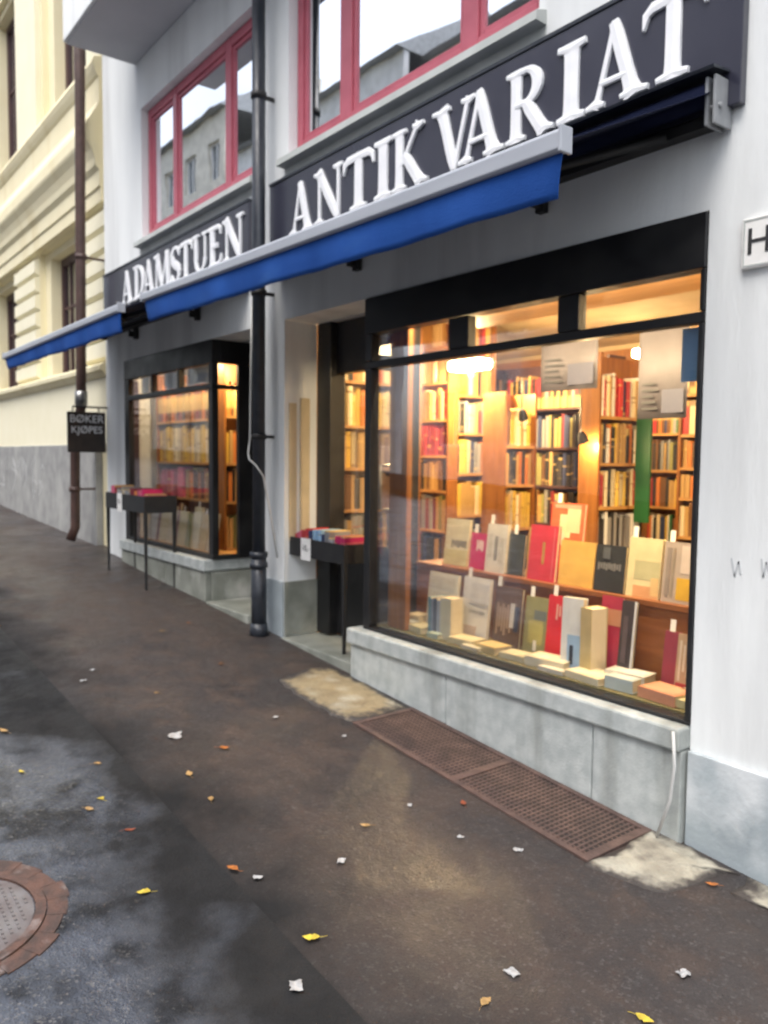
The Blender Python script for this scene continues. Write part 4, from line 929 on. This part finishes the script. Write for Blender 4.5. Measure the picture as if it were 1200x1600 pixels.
# bookcase returning from it, facing right
bookcase('bookcase of upright books under the brightest lamp', -5.96, -5.72, 5.135, 5.75, -1.36, 1.34, [-1.0, -.55, -.14, .25, .62, 1.0], back='+X')
stock([-1.0, -.55, -.14, .25, .62, 1.0], 1.34, '+X', 5.165, 5.72, -5.725, [WARM, WARM, ['tan', 'cream', 'grey', 'red', 'black'], MIX, ['cream', 'tan', 'yellow'], DARK],
      'the bookcase under the brightest lamp', 'books under the brightest lamp', (2, 3), thick=(.034, .058))
# stack A: orange end panel
bookcase('bookcase with orange wooden end panel left of the small bright lamp', -5.12, -4.85, 5.0, 5.40, -1.36, .58, [-1.0, -.60, -.22, .12], back='+X')
stock([-1.0, -.60, -.22, .12], .58, '+X', 5.03, 5.37, -4.86, [['tan', 'yellow', 'cream', 'orange', 'brown'], ['tan', 'brown', 'black', 'orange', 'cream'], ['tan', 'cream', 'yellow'], DARK],
      'the bookcase with orange end panel', 'books on the bookcase with orange end panel', (0, 1, 2), thick=(.028, .05))
# stack B: tall panel with spot lamp
bookcase('tall bookcase with pale wooden end panel in the middle of the window', -4.05, -3.865, 5.0, 5.66, -1.36, .82, [-1.0, -.70, -.36, -.02, .34], back='+X', mats=(M_pine, M_wood))
stock([-1.0, -.70, -.36, -.02, .34], .82, '+X', 5.03, 5.62, -3.875, [['red', 'white', 'tan', 'dark blue', 'cream', 'red'], ['orange', 'tan', 'cream', 'yellow', 'black', 'white'], ['tan', 'yellow', 'red', 'cream', 'black'], ['grey', 'black', 'white'], DARK],
      'the tall bookcase mid-window', 'books on the tall bookcase mid-window', (0, 1, 2), thick=(.026, .044))
# dark case between, far right case, back wall and left-hand cases
bookcase('dark bookcase of dark spines between the two wooden end panels', -6.1, -4.55, 6.0, 6.25, -1.36, .95, [-1.0, -.62, -.25, .12, .50], mats=(M_brownwin, M_brownwin))
stock([-1.0, -.62, -.25, .12, .50], .95, '-Y', -6.07, -4.58, 6.01, [DARK, DARK, DARK], 'the dark bookcase', 'books on the dark bookcase', (2, 3), thick=(.03, .05))
bookcase('pine bookcase at the right side of the shop behind the green poster', -3.80, -2.9, 5.95, 6.2, -1.36, .95, [-1.0, -.62, -.30, -.05, .22, .55])
stock([-1.0, -.62, -.30, -.05, .22, .55], .95, '-Y', -3.77, -2.93, 5.96, [['tan', 'cream', 'brown'], ['red', 'red', 'cream', 'black'], ['tan', 'cream', 'brown', 'orange'], WARM], 'the pine bookcase behind the green poster', 'books on the right pine bookcase', (2,), thick=(.035, .06))
bookcase('long bookcase lining the rear wall of the shop', -8.7, -2.0, 7.72, 7.97, -1.36, 1.3, [-.9, -.5, -.1, .3, .7])
stock([-.9, -.5, -.1, .3, .7], 1.3, '-Y', -8.67, -2.03, 7.73, [WARM, MIX, DARK, WARM, MIX], 'the rear bookcase', 'rear', ())
bookcase('bookcase of warm lit books seen through the shop door', -5.49, -5.30, 3.50, 4.44, -1.36, 1.30, [-.75, -.42, -.08, .26, .62], back='+X')
stock([-.75, -.42, -.08, .26, .62], 1.3, '+X', 3.53, 4.40, -5.31, [WARM, ['tan', 'yellow', 'cream', 'orange'], ['tan', 'yellow', 'cream', 'brown'], ['brown', 'tan', 'black'], DARK], 'the bookcase behind the door', 'books behind the shop door', (1, 2), thick=(.035, .06))
# left shop
bookcase('bookcase standing inside the left shop window', -8.40, -7.02, 3.30, 3.56, -.88, .86, [-.86, -.42, -.06, .36], mats=(M_pine, M_wood))
fill('-Y', -8.37, -7.05, 3.31, .36, .40, ['brown', 'dark red', 'black', 'brown', 'orange'], 'on the top shelf of the left window bookcase', 'books in the left window bookcase', individual=False)
fill('-Y', -8.37, -7.05, 3.31, -.06, .39, ['yellow', 'yellow', 'tan', 'cream', 'yellow'], 'on the upper shelf of the left window bookcase', 'books in the left window bookcase', thick=(.05, .075))
fill('-Y', -8.37, -7.72, 3.31, -.42, .32, ['pink', 'red', 'pink'], 'on the lower shelf of the left window bookcase', 'pink and red books in the left window bookcase', thick=(.05, .07))
fill('-Y', -7.70, -7.05, 3.31, -.42, .32, ['brown', 'orange', 'tan'], 'at the right of the lower shelf in the left window', 'brown and tan books in the left window bookcase', thick=(.05, .07))
bookcase('bookcase of orange lit books behind the side pane of the left window', -7.0, -6.80, 3.32, 4.28, -.88, .95, [-.86, -.42, -.06, .38], back='+X')
stock([-.86, -.42, -.06, .38], .95, '+X', 3.35, 4.24, -6.81, [['orange', 'brown', 'tan', 'dark red'], ['orange', 'tan', 'brown', 'yellow'], ['tan', 'orange', 'black'], ['tan', 'olive', 'cream']], 'the side pane bookcase', 'side', ())

def display_book(x, y, z, wd, hh, th, cover, label, lean=6, yaw=0, spine=None, slip=None, prints=(), group='books propped up in the display window', name='book', alone=True):
    t = empty(name, label, 'book', (x, y, z), group); px, py, pz = x, y, z
    MBc = MB(); MBc.box(px, px + wd, py, py + .003, pz, pz + hh); MBc.box(px, px + wd, py + th - .003, py + th, pz, pz + hh)
    MBc.box(px, px + .004, py + .003, py + th - .003, pz, pz + hh)
    MBc.build('cover', plain_cover(cover), t)
    MB().box(px + .005, px + wd - .004, py + .0035, py + th - .0035, pz + .004, pz + hh - .004).build('page_block', M_page, t)
    for k, (u0, u1, v0, v1, c) in enumerate(prints):
        if not isinstance(u0, tuple):
            MB().box(px + wd * u0, px + wd * u1, py - .0012 - .0004 * k, py - .0002, pz + hh * v0, pz + hh * v1).build('cover_print', plain_cover(c), t)
    if slip: MB().box(px + wd * slip, px + wd * slip + .028, py + th * .45, py + th * .45 + .001, pz + hh * .55, pz + hh + .055).build('price_slip', M_slip, t)
    t.rotation_euler = (RAD(-lean), 0, RAD(yaw))
    return t
def bars(u0, u1, v0, v1, n_, c, fill_=.55):
    return [(u0 + (u1 - u0) * i / n_, u0 + (u1 - u0) * (i + fill_) / n_, v0 + (v1 - v0) * .12 * ((i * 5) % 3), v1 - (v1 - v0) * .1 * ((i * 7) % 2), c) for i in range(n_)]
W_, K_, CR = (.74, .72, .66), (.025, .025, .027), (.66, .56, .36)
DB = display_book
zs2 = -.684
DB(-4.0 + .1, 3.47, zs2, .22, .30, .02, (.62, .57, .40), 'cream book with dark title lettering by the wooden post, upper row', prints=bars(.3, .95, .38, .55, 7, (.1, .09, .08)) + [(.0, 1, 0, .33, (.55, .50, .26))])
DB(-3.65, 3.46, zs2, .15, .225, .02, (.52, .02, .12), 'small magenta book with white lettering in the upper row', slip=.12, prints=bars(.38, .8, .5, .82, 4, W_))
DB(-3.49, 3.44, zs2, .165, .295, .03, (.62, .60, .55), 'white book with a dark figure on its cover, upper row', slip=.05, prints=[(.42, .58, .25, .75, (.22, .21, .2)), (.1, .3, .3, .8, (.5, .48, .44)), (.66, .9, .2, .72, (.48, .46, .42))])
DB(-3.32, 3.46, zs2, .125, .245, .02, (.045, .05, .045), 'plain charcoal book with a white slip in the upper row', slip=.2)
DB(-3.19, 3.48, zs2, .055, .285, .03, (.45, .27, .10), 'slim tan book squeezed between charcoal and crimson books')
DB(-3.10, 3.56, zs2, .235, .44, .025, (.62, .13, .06), 'tall orange-red book with pale flowers on the cover', slip=.12, prints=[(.28, .62, .55, .85, (.62, .60, .34)), (.5, .9, .62, .93, (.55, .52, .30)), (.2, .45, .45, .62, (.68, .60, .42)), (.1, .9, .93, .98, (.7, .3, .2))])
DB(-3.13, 3.43, zs2, .20, .315, .025, (.50, .035, .06), 'crimson book standing before the tall flowered book', prints=[(.48, .58, .3, .7, (.34, .2, .06)), (.86, .9, .05, .97, (.55, .12, .14))])
DB(-2.91, 3.44, zs2, .235, .245, .015, (.62, .39, .10), 'blank golden tan book in the middle of the upper row')
DB(-2.66, 3.43, zs2, .185, .245, .025, (.03, .032, .033), 'black book with grey lettering in the upper row', prints=bars(.1, .9, .45, .62, 9, (.2, .2, .2)) + [(.25, .5, .7, .95, (.10, .11, .12))])
DB(-2.46, 3.43, zs2, .19, .30, .03, (.66, .58, .34), 'cream book with a pale landscape picture, upper row', slip=.04, prints=[(.22, .98, .3, .62, (.46, .44, .26)), (.22, .98, .0, .2, (.62, .33, .16)), (.75, .97, .05, .35, (.66, .46, .22))])
DB(-2.255, 3.43, zs2, .185, .295, .025, (.40, .34, .30), 'grey-brown book with a yellow block at the right end of the upper row', slip=.08, prints=[(.42, .82, .06, .42, (.58, .36, .04)), (.5, .95, .5, .95, (.58, .50, .46)), (.08, .2, .1, .9, (.26, .22, .2)), (.24, .32, .1, .9, (.3, .25, .2))])
DB(-2.03, 3.44, zs2, .18, .28, .025, (.16, .10, .07), 'dark brown book half hidden by the window frame, upper row')
z1 = -1.073
DB(-3.84, 3.27, z1, .27, .36, .02, (.64, .61, .50), 'large pale book with faint drawing at the left of the lower row', prints=[(.08, .92, .72, .93, (.54, .51, .42)), (.3, .8, .3, .62, (.57, .54, .45))])
DB(-3.52, 3.27, z1, .225, .37, .02, (.68, .66, .63), 'white book with grey lettering in the lower row', slip=.1, prints=bars(.3, .9, .42, .48, 8, (.35, .34, .33)) + [(.3, .95, .58, .92, (.6, .58, .56)), (.1, .6, .06, .22, (.58, .46, .38))])
DB(-3.26, 3.28, z1, .21, .345, .02, (.13, .075, .05), 'dark brown book with a crowded group picture on its cover', slip=.02, prints=bars(.12, .7, .2, .72, 6, (.44, .32, .24)) + [(.62, .76, .35, .75, (.6, .58, .56)), (.78, .93, .3, .7, (.04, .05, .09))])
DB(-3.02, 3.28, z1, .17, .32, .02, (.27, .26, .12), 'olive green book with a hazy picture in the lower row', slip=.12, prints=[(.2, .8, .2, .6, (.40, .36, .13)), (.4, .9, .62, .78, (.16, .18, .17)), (.45, .58, .08, .26, W_)])
DB(-2.85, 3.27, z1, .19, .35, .025, (.60, .025, .04), 'bright red book with white title lettering in the lower row', slip=.1, prints=bars(.3, .95, .64, .88, 6, (.66, .36, .32)))
DB(-2.655, 3.17, z1, .115, .375, .05, (.70, .70, .68), 'white book with a blue picture leaning before the red book', lean=3, yaw=14, prints=[(.3, .95, .05, .5, (.35, .50, .68)), (.42, .6, .1, .36, (.03, .04, .06))])
DB(-2.545, 3.19, z1, .075, .34, .11, (.56, .44, .22), 'thick tan volume standing spine forward in the lower row', lean=0, yaw=-8)
DB(-2.53, 3.30, z1, .125, .39, .02, (.36, .03, .065), 'dark crimson book with a tan band behind the thick volume', slip=.0, prints=[(0, 1, .63, .84, (.46, .22, .13))])
DB(-2.40, 3.29, z1, .085, .385, .02, (.05, .04, .045), 'blackish book with a white right edge in the lower row', prints=[(.86, 1, 0, 1, (.6, .62, .66)), (.2, .5, .2, .8, (.10, .08, .09))])
DB(-2.13, 3.26, z1, .07, .285, .03, (.27, .045, .07), 'maroon book with a white slip at the right of the lower row', slip=.2)
DB(-2.055, 3.25, z1, .125, .285, .02, (.42, .30, .20), 'picture book with tan and grey figures at the far right', prints=bars(.1, .9, .25, .9, 5, (.58, .50, .40)) + [(.05, .5, .02, .22, (.42, .05, .06)), (.62, .8, .12, .6, (.14, .08, .07))])
for k, (wd, c, lb) in enumerate(((.022, (.12, .30, .38), 'thin teal book upright before the large pale book'), (.022, (.30, .34, .42), 'thin blue-grey book upright beside the teal one'), (.028, (.13, .15, .19), 'slate book upright among small spines'), (.03, (.46, .50, .56), 'light grey-blue book at the end of the small spines'))):
    DB(-3.66 + [0, .024, .048, .078][k], 3.14, z1, wd, .235 - .01 * (k % 2), .12, c, lb, lean=0)
DB(-3.54, 3.13, z1, .095, .25, .10, (.70, .64, .46), 'cream boxed volume upright before the white book', lean=0)
# flat books along the front of the display
FL = [(-3.30, 3.075, .14, .05, .02, (.66, .60, .44), 0, 'thin cream booklet at the very front below the crowded picture book'), (-2.72, 3.075, .16, .05, .022, (.64, .60, .50), 2, 'thin pale booklet at the very front below the thick volume'), (-3.98, 3.22, .12, .12, .07, (.58, .50, .34), 6, 'thick tan book lying flat behind the grey-blue one'), (-2.0, 3.22, .13, .10, .05, (.66, .55, .40), -3, 'pale orange book lying flat behind the right corner books'),
 (-3.98, 3.10, .15, .11, .045, (.50, .55, .54), 2, 'pale grey-blue book lying flat at the left corner of the display'), (-3.83, 3.12, .15, .12, .04, (.62, .56, .34), -8, 'cream book lying flat beside the grey-blue one'),
 (-3.44, 3.10, .19, .13, .035, (.66, .57, .34), 5, 'yellowish book lying flat below the white book'), (-3.22, 3.11, .17, .13, .04, (.60, .46, .20), -4, 'golden tan book lying flat below the crowded picture book'), (-3.02, 3.10, .17, .12, .03, (.64, .58, .38), 3, 'cream book lying flat below the olive book'),
 (-2.83, 3.095, .24, .14, .05, (.68, .62, .46), 7, 'wide pale book lying flat below the red book'), (-2.56, 3.095, .22, .16, .035, (.70, .63, .45), -6, 'cream book lying flat below the thick volume'), (-2.40, 3.20, .21, .12, .055, (.68, .66, .60), 6, 'white book lying flat below the blackish book'),
 (-2.32, 3.095, .15, .08, .06, (.52, .58, .55), 3, 'greenish grey box lying flat near the right front'), (-2.14, 3.10, .20, .15, .05, (.64, .30, .18), -5, 'orange patterned book lying flat at the right front'), (-1.98, 3.10, .12, .10, .035, (.60, .54, .30), 4, 'yellow-green book lying flat in the right corner'),
 (-3.62, 3.095, .10, .08, .03, (.42, .50, .40), 0, 'sage green booklet lying flat before the small spines')]
for x, y, wd, dp_, th, c, yaw, lb in FL:
    t = empty('book', lb, 'book', (x, y, z1), 'books lying flat in the display window')
    mb = MB(); mb.box(x, x + wd, y, y + dp_, z1 + .001, z1 + .004); mb.box(x, x + wd, y, y + dp_, z1 + th - .003, z1 + th); mb.box(x, x + wd, y, y + .004, z1 + .004, z1 + th - .003); mb.build('cover', plain_cover(c), t)
    MB().box(x + .004, x + wd - .004, y + .0045, y + dp_ - .004, z1 + .0045, z1 + th - .0035).build('page_block', M_page, t)
    MB().box(x + wd * .1, x + wd * .9, y + dp_ * .1, y + dp_ * .85, z1 + th + .0002, z1 + th + .001).build('cover_print', plain_cover(tuple(min(.78, q * 1.15 + .03) for q in c)), t)
    t.rotation_euler = (0, 0, RAD(yaw))
# books in the bottom of the left window
LW = [(-8.30, .22, .35, (.50, .50, .47), 'grey book at the far left foot of the left window'), (-8.06, .06, .40, (.16, .03, .03), 'dark red narrow book in the left window'), (-7.98, .19, .36, (.70, .60, .34), 'cream book propped at the middle of the left window'), (-7.78, .17, .38, (.70, .62, .42), 'ivory book propped beside the cream one in the left window'),
 (-7.58, .05, .42, (.22, .05, .03), 'red-brown upright book in the left window'), (-7.52, .17, .34, (.66, .56, .28), 'yellow book propped at the right of the left window'), (-7.33, .12, .33, (.36, .36, .16), 'olive edged book in the left window'), (-7.19, .16, .40, (.68, .62, .44), 'ivory book at the right corner of the left window'), (-7.01, .16, .34, (.56, .42, .20), 'tan book nearest the side pane of the left window'), (-6.82, .14, .36, (.60, .52, .36), 'pale book beside the tan one by the side pane')]
for x, wd, hh, c, lb in LW: DB(x, 3.15, -.879, wd, hh, .03, c, lb, lean=8, slip=.3 if wd > .15 else None, group='books at the foot of the left window')
# the rest of the shelved stock reads as one mass
if STUFF.v:
    o = STUFF.build('shelved_books', STUFF_M); tag(o, 'mass of books on the darker shelves deeper inside the shop', 'books', None, 'stuff')

# green poster, round brown stools of the shop interior
gp = MB(); gp.box(-3.78, -3.65, 5.35, 5.37, -.48, .40); tag(gp.build('poster', mat('green_poster', (0.012, 0.105, 0.025), (0.009, 0.08, 0.02), scale=3, rough=.5), origin=(-3.7, 5.36, -.5)), 'tall plain green poster board right of the tall bookcase', 'poster')

for x0, x1, z0_, lb in ((-3.57, -3.12, .44, 'pale sheet added for a reflection high in the window, left of the wider gap'), (-2.82, -2.51, .24, 'long pale sheet added for a reflection at the upper right of the window')):  # sheets added in place of the pale reflections in the glass
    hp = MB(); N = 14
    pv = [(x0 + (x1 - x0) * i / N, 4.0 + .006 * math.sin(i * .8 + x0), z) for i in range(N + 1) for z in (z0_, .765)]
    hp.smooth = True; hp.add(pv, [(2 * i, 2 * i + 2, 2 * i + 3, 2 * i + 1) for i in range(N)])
    o = hp.build('poster', mat('pale_reflection_sheet', (0.085, 0.078, 0.085), (0.065, 0.06, 0.066), scale=5, rough=.7), origin=((x0 + x1) / 2, 4.0, z0_)); tag(o, lb, 'poster', 'pale sheets added for reflections in the right shop')
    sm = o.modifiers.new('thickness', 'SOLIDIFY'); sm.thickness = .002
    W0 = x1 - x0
    pm = MB(); pm.box(x0 + W0 * .52, x1 - W0 * .04, 3.988, 3.9895, z0_ + .03, z0_ + .16); pm.build('print', mat('bluish_reflection_mark', (0.045, 0.048, 0.075), rough=.6), o)  # invented marks on the added reflection sheets
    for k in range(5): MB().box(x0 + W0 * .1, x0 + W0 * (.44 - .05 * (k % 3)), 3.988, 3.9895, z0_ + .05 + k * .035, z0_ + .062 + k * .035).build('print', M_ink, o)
# lamps inside the shop
def light(name, parent, loc, energy, size, col=(1, .70, .34)):
    ld = bpy.data.lights.new(name, 'POINT'); ld.energy = energy; ld.shadow_soft_size = size; ld.color = col; ld.use_shadow = True
    o = bpy.data.objects.new(name, ld); COL.objects.link(o); o.parent = parent; o.location = Vector(loc) - wpos(parent)
def ceiling_lamp(x, y, z, label, energy, w_=.42):
    t = empty('ceiling_lamp', label, 'lamp', (x, y, z), 'lit lamps inside the shop')
    mb = MB(); mb.tube([(x, y, z + .10), (x, y, 1.36)], .008, 8); mb.box(x - w_ / 2, x + w_ / 2, y - .09, y + .09, z + .085, z + .10); mb.build('fitting', M_steel, t)
    mb = MB(); mb.box(x - w_ / 2 + .01, x + w_ / 2 - .01, y - .085, y + .085, z, z + .084); mb.build('diffuser', M_lampglow, t, bevel=.02)
    light('lamp_light', t, (x, y, z - .035), energy, .03)
def spot_lamp(x, y, z, label, energy, d=(0, 0, -1), arm=.25):
    t = empty('spot_lamp', label, 'lamp', (x, y, z), 'lit lamps inside the shop'); v = Vector(d).normalized(); c = Vector((x, y, z))
    mb = MB(); mb.tube([c - v * .09, c - v * .06, c], [.018, .034, .042], 12, caps=False); mb.build('shade', M_blackdull, t)
    mb = MB(); mb.tube([c - v * .09, c - v * .10 + Vector((0, 0, arm * .5)), c - v * .10 + Vector((0, 0, arm))], .006, 6); mb.build('arm', M_steel, t)
    mb = MB(); mb.tube([c - v * .05, c - v * .03, c - v * .012], [.012, .026, .016], 10); mb.build('bulb', M_bulb, t)
    light('lamp_light', t, tuple(c + v * .03), energy, .022)
ceiling_lamp(-5.20, 4.90, .78, 'brightest ceiling lamp glowing over the left bookcases', 95)
ceiling_lamp(-2.0, 4.9, 1.02, 'unseen ceiling lamp added at the right side of the shop', 30)  # added out of view to fill the shop with warm light
ceiling_lamp(-4.7, 6.9, 1.02, 'added ceiling lamp deep in the shop by the rear bookcase', 32)  # this one and the next are added as general fill light
ceiling_lamp(-7.2, 6.6, 1.02, 'added ceiling lamp at the left rear of the shop', 28)
spot_lamp(-4.53, 4.88, .33, 'small bright lamp right of the orange end panel', 9, (-.3, .6, -1))
spot_lamp(-3.92, 4.90, .13, 'small lamp clipped to the tall end panel mid-window', 7, (.2, .3, -1))
def hidden_fill_strip(x0, x1, y, z, label, energy, tilt):  # added fill light, tucked out of sight to brighten the display books
    t = empty('hidden_fill_strip', label, 'lamp', ((x0 + x1) / 2, y, z), 'lit lamps inside the shop')
    mb = MB(); mb.box(x0, x1, y - .03, y + .03, z + .004, z + .03); mb.build('fitting', M_steel, t)
    ld = bpy.data.lights.new('lamp_light', 'AREA'); ld.shape = 'RECTANGLE'; ld.size = x1 - x0 - .04; ld.size_y = .05; ld.energy = energy; ld.color = (1, .74, .42)
    o = bpy.data.objects.new('lamp_light', ld); COL.objects.link(o); o.parent = t; o.location = Vector(((x0 + x1) / 2, y, z)) - wpos(t); o.rotation_euler = (RAD(tilt), 0, 0)
hidden_fill_strip(-3.8, -1.6, 3.125, .868, 'unseen fill strip added behind the black fascia above the display books', 110, 58)
spot_lamp(-5.0, 3.85, 1.1, 'spot lamp over the bookcase behind the door', 16, (-.4, 0, -1), .2)
hidden_fill_strip(-8.35, -6.5, 3.125, .90, 'unseen fill strip added behind the black fascia of the left window', 18, 50)
spot_lamp(-6.58, 3.55, .86, 'spot lamp beside the side pane of the left window', 22, (-.3, .3, -1), .1)

# ---------------------------------------------------------------- book tables on the pavement
def book_table(label, x0, x1, y0, y1, ztop, h, tagx, pal, seed, where):
    t = empty('book_table', label, 'table', ((x0 + x1) / 2, (y0 + y1) / 2, g((x0 + x1) / 2, y0)), 'black book tables outside the shop')
    q = .012; mb = MB()
    mb.box(x0, x1, y0, y0 + q, ztop - h, ztop); mb.box(x0, x1, y1 - q, y1, ztop - h, ztop); mb.box(x0, x0 + q, y0 + q, y1 - q, ztop - h, ztop); mb.box(x1 - q, x1, y0 + q, y1 - q, ztop - h, ztop)
    mb.box(x0 + q, x1 - q, y0 + q, y1 - q, ztop - h + .01, ztop - h + .025); mb.build('tray', M_blackdull, t)
    for x in (x0 + .003, x1 - .033):
        for y in (y0 + .003, y1 - .033):
            zb = max(g(x, y), -1.344) if (x > -5.2 and y > 2.97) else g(x, y)
            sx = (.02 if x < (x0 + x1) / 2 else -.02)
            L = MB(); L.hexa([(x + .006, y + .006, zb), (x + .024, y + .006, zb), (x + .024, y + .024, zb), (x + .006, y + .024, zb), (x, y, ztop - h - .001), (x + .03, y, ztop - h - .001), (x + .03, y + .03, ztop - h - .001), (x, y + .03, ztop - h - .001)])
            L.build('leg', M_blackdull, t)
    pt = MB(); pt.box(tagx, tagx + .13, y0 - .004, y0 - .002, ztop - h - .02, ztop + .005)
    p = pt.build('price_tag', M_slip, origin=(tagx + .065, y0 - .003, ztop - h)); tag(p, 'white paper price tag on the ' + where, 'price tag', 'price tags on the book tables')
    text_mesh('10,-', .062, 'lettering', M_ink, p, (tagx + .065, y0 - .0055, ztop - h * .5), (RAD(90), 0, 0), .0006)
    rr = random.Random(seed); x = x0 + .02; made = []
    while x < x1 - .06:
        th = rr.uniform(.03, .065)
        if x + th > x1 - .015: break
        cn = pal[min(len(pal) - 1, int((x - x0) / (x1 - x0) * len(pal)))]
        o = shelf_book(x, y0 + .03 + rr.uniform(0, .02), ztop - h + .026, th - .002, .19, h + rr.uniform(-.01, .05), 0, cn); made.append((o, cn)); x += th
    cnt = Counter(c for _, c in made); seen = Counter()
    for o, cn in made:
        k = seen[cn]; lb = (f'only {cn} book in the {where}' if cnt[cn] == 1 else (f'leftmost {cn} book in the {where}' if k == 0 else f'{ORD[k]} {cn} book in the {where}'))
        seen[cn] += 1; tag(o, lb, 'book', 'books in the pavement tables')
book_table('black tray table of books in the doorway of the right shop', -5.235, -4.43, 3.045, 3.31, -.59, .135, -4.98, ['red', 'pink', 'red', 'dark blue', 'light blue', 'dark blue', 'grey', 'magenta', 'magenta', 'magenta'], 3, 'doorway table')
book_table('black tray table of books on the pavement before the left window', -8.13, -7.07, 2.66, 2.97, -.37, .155, -7.78, ['pink', 'red', 'grey', 'cream', 'grey', 'dark red', 'orange', 'pink', 'magenta', 'cream'], 5, 'left pavement table')
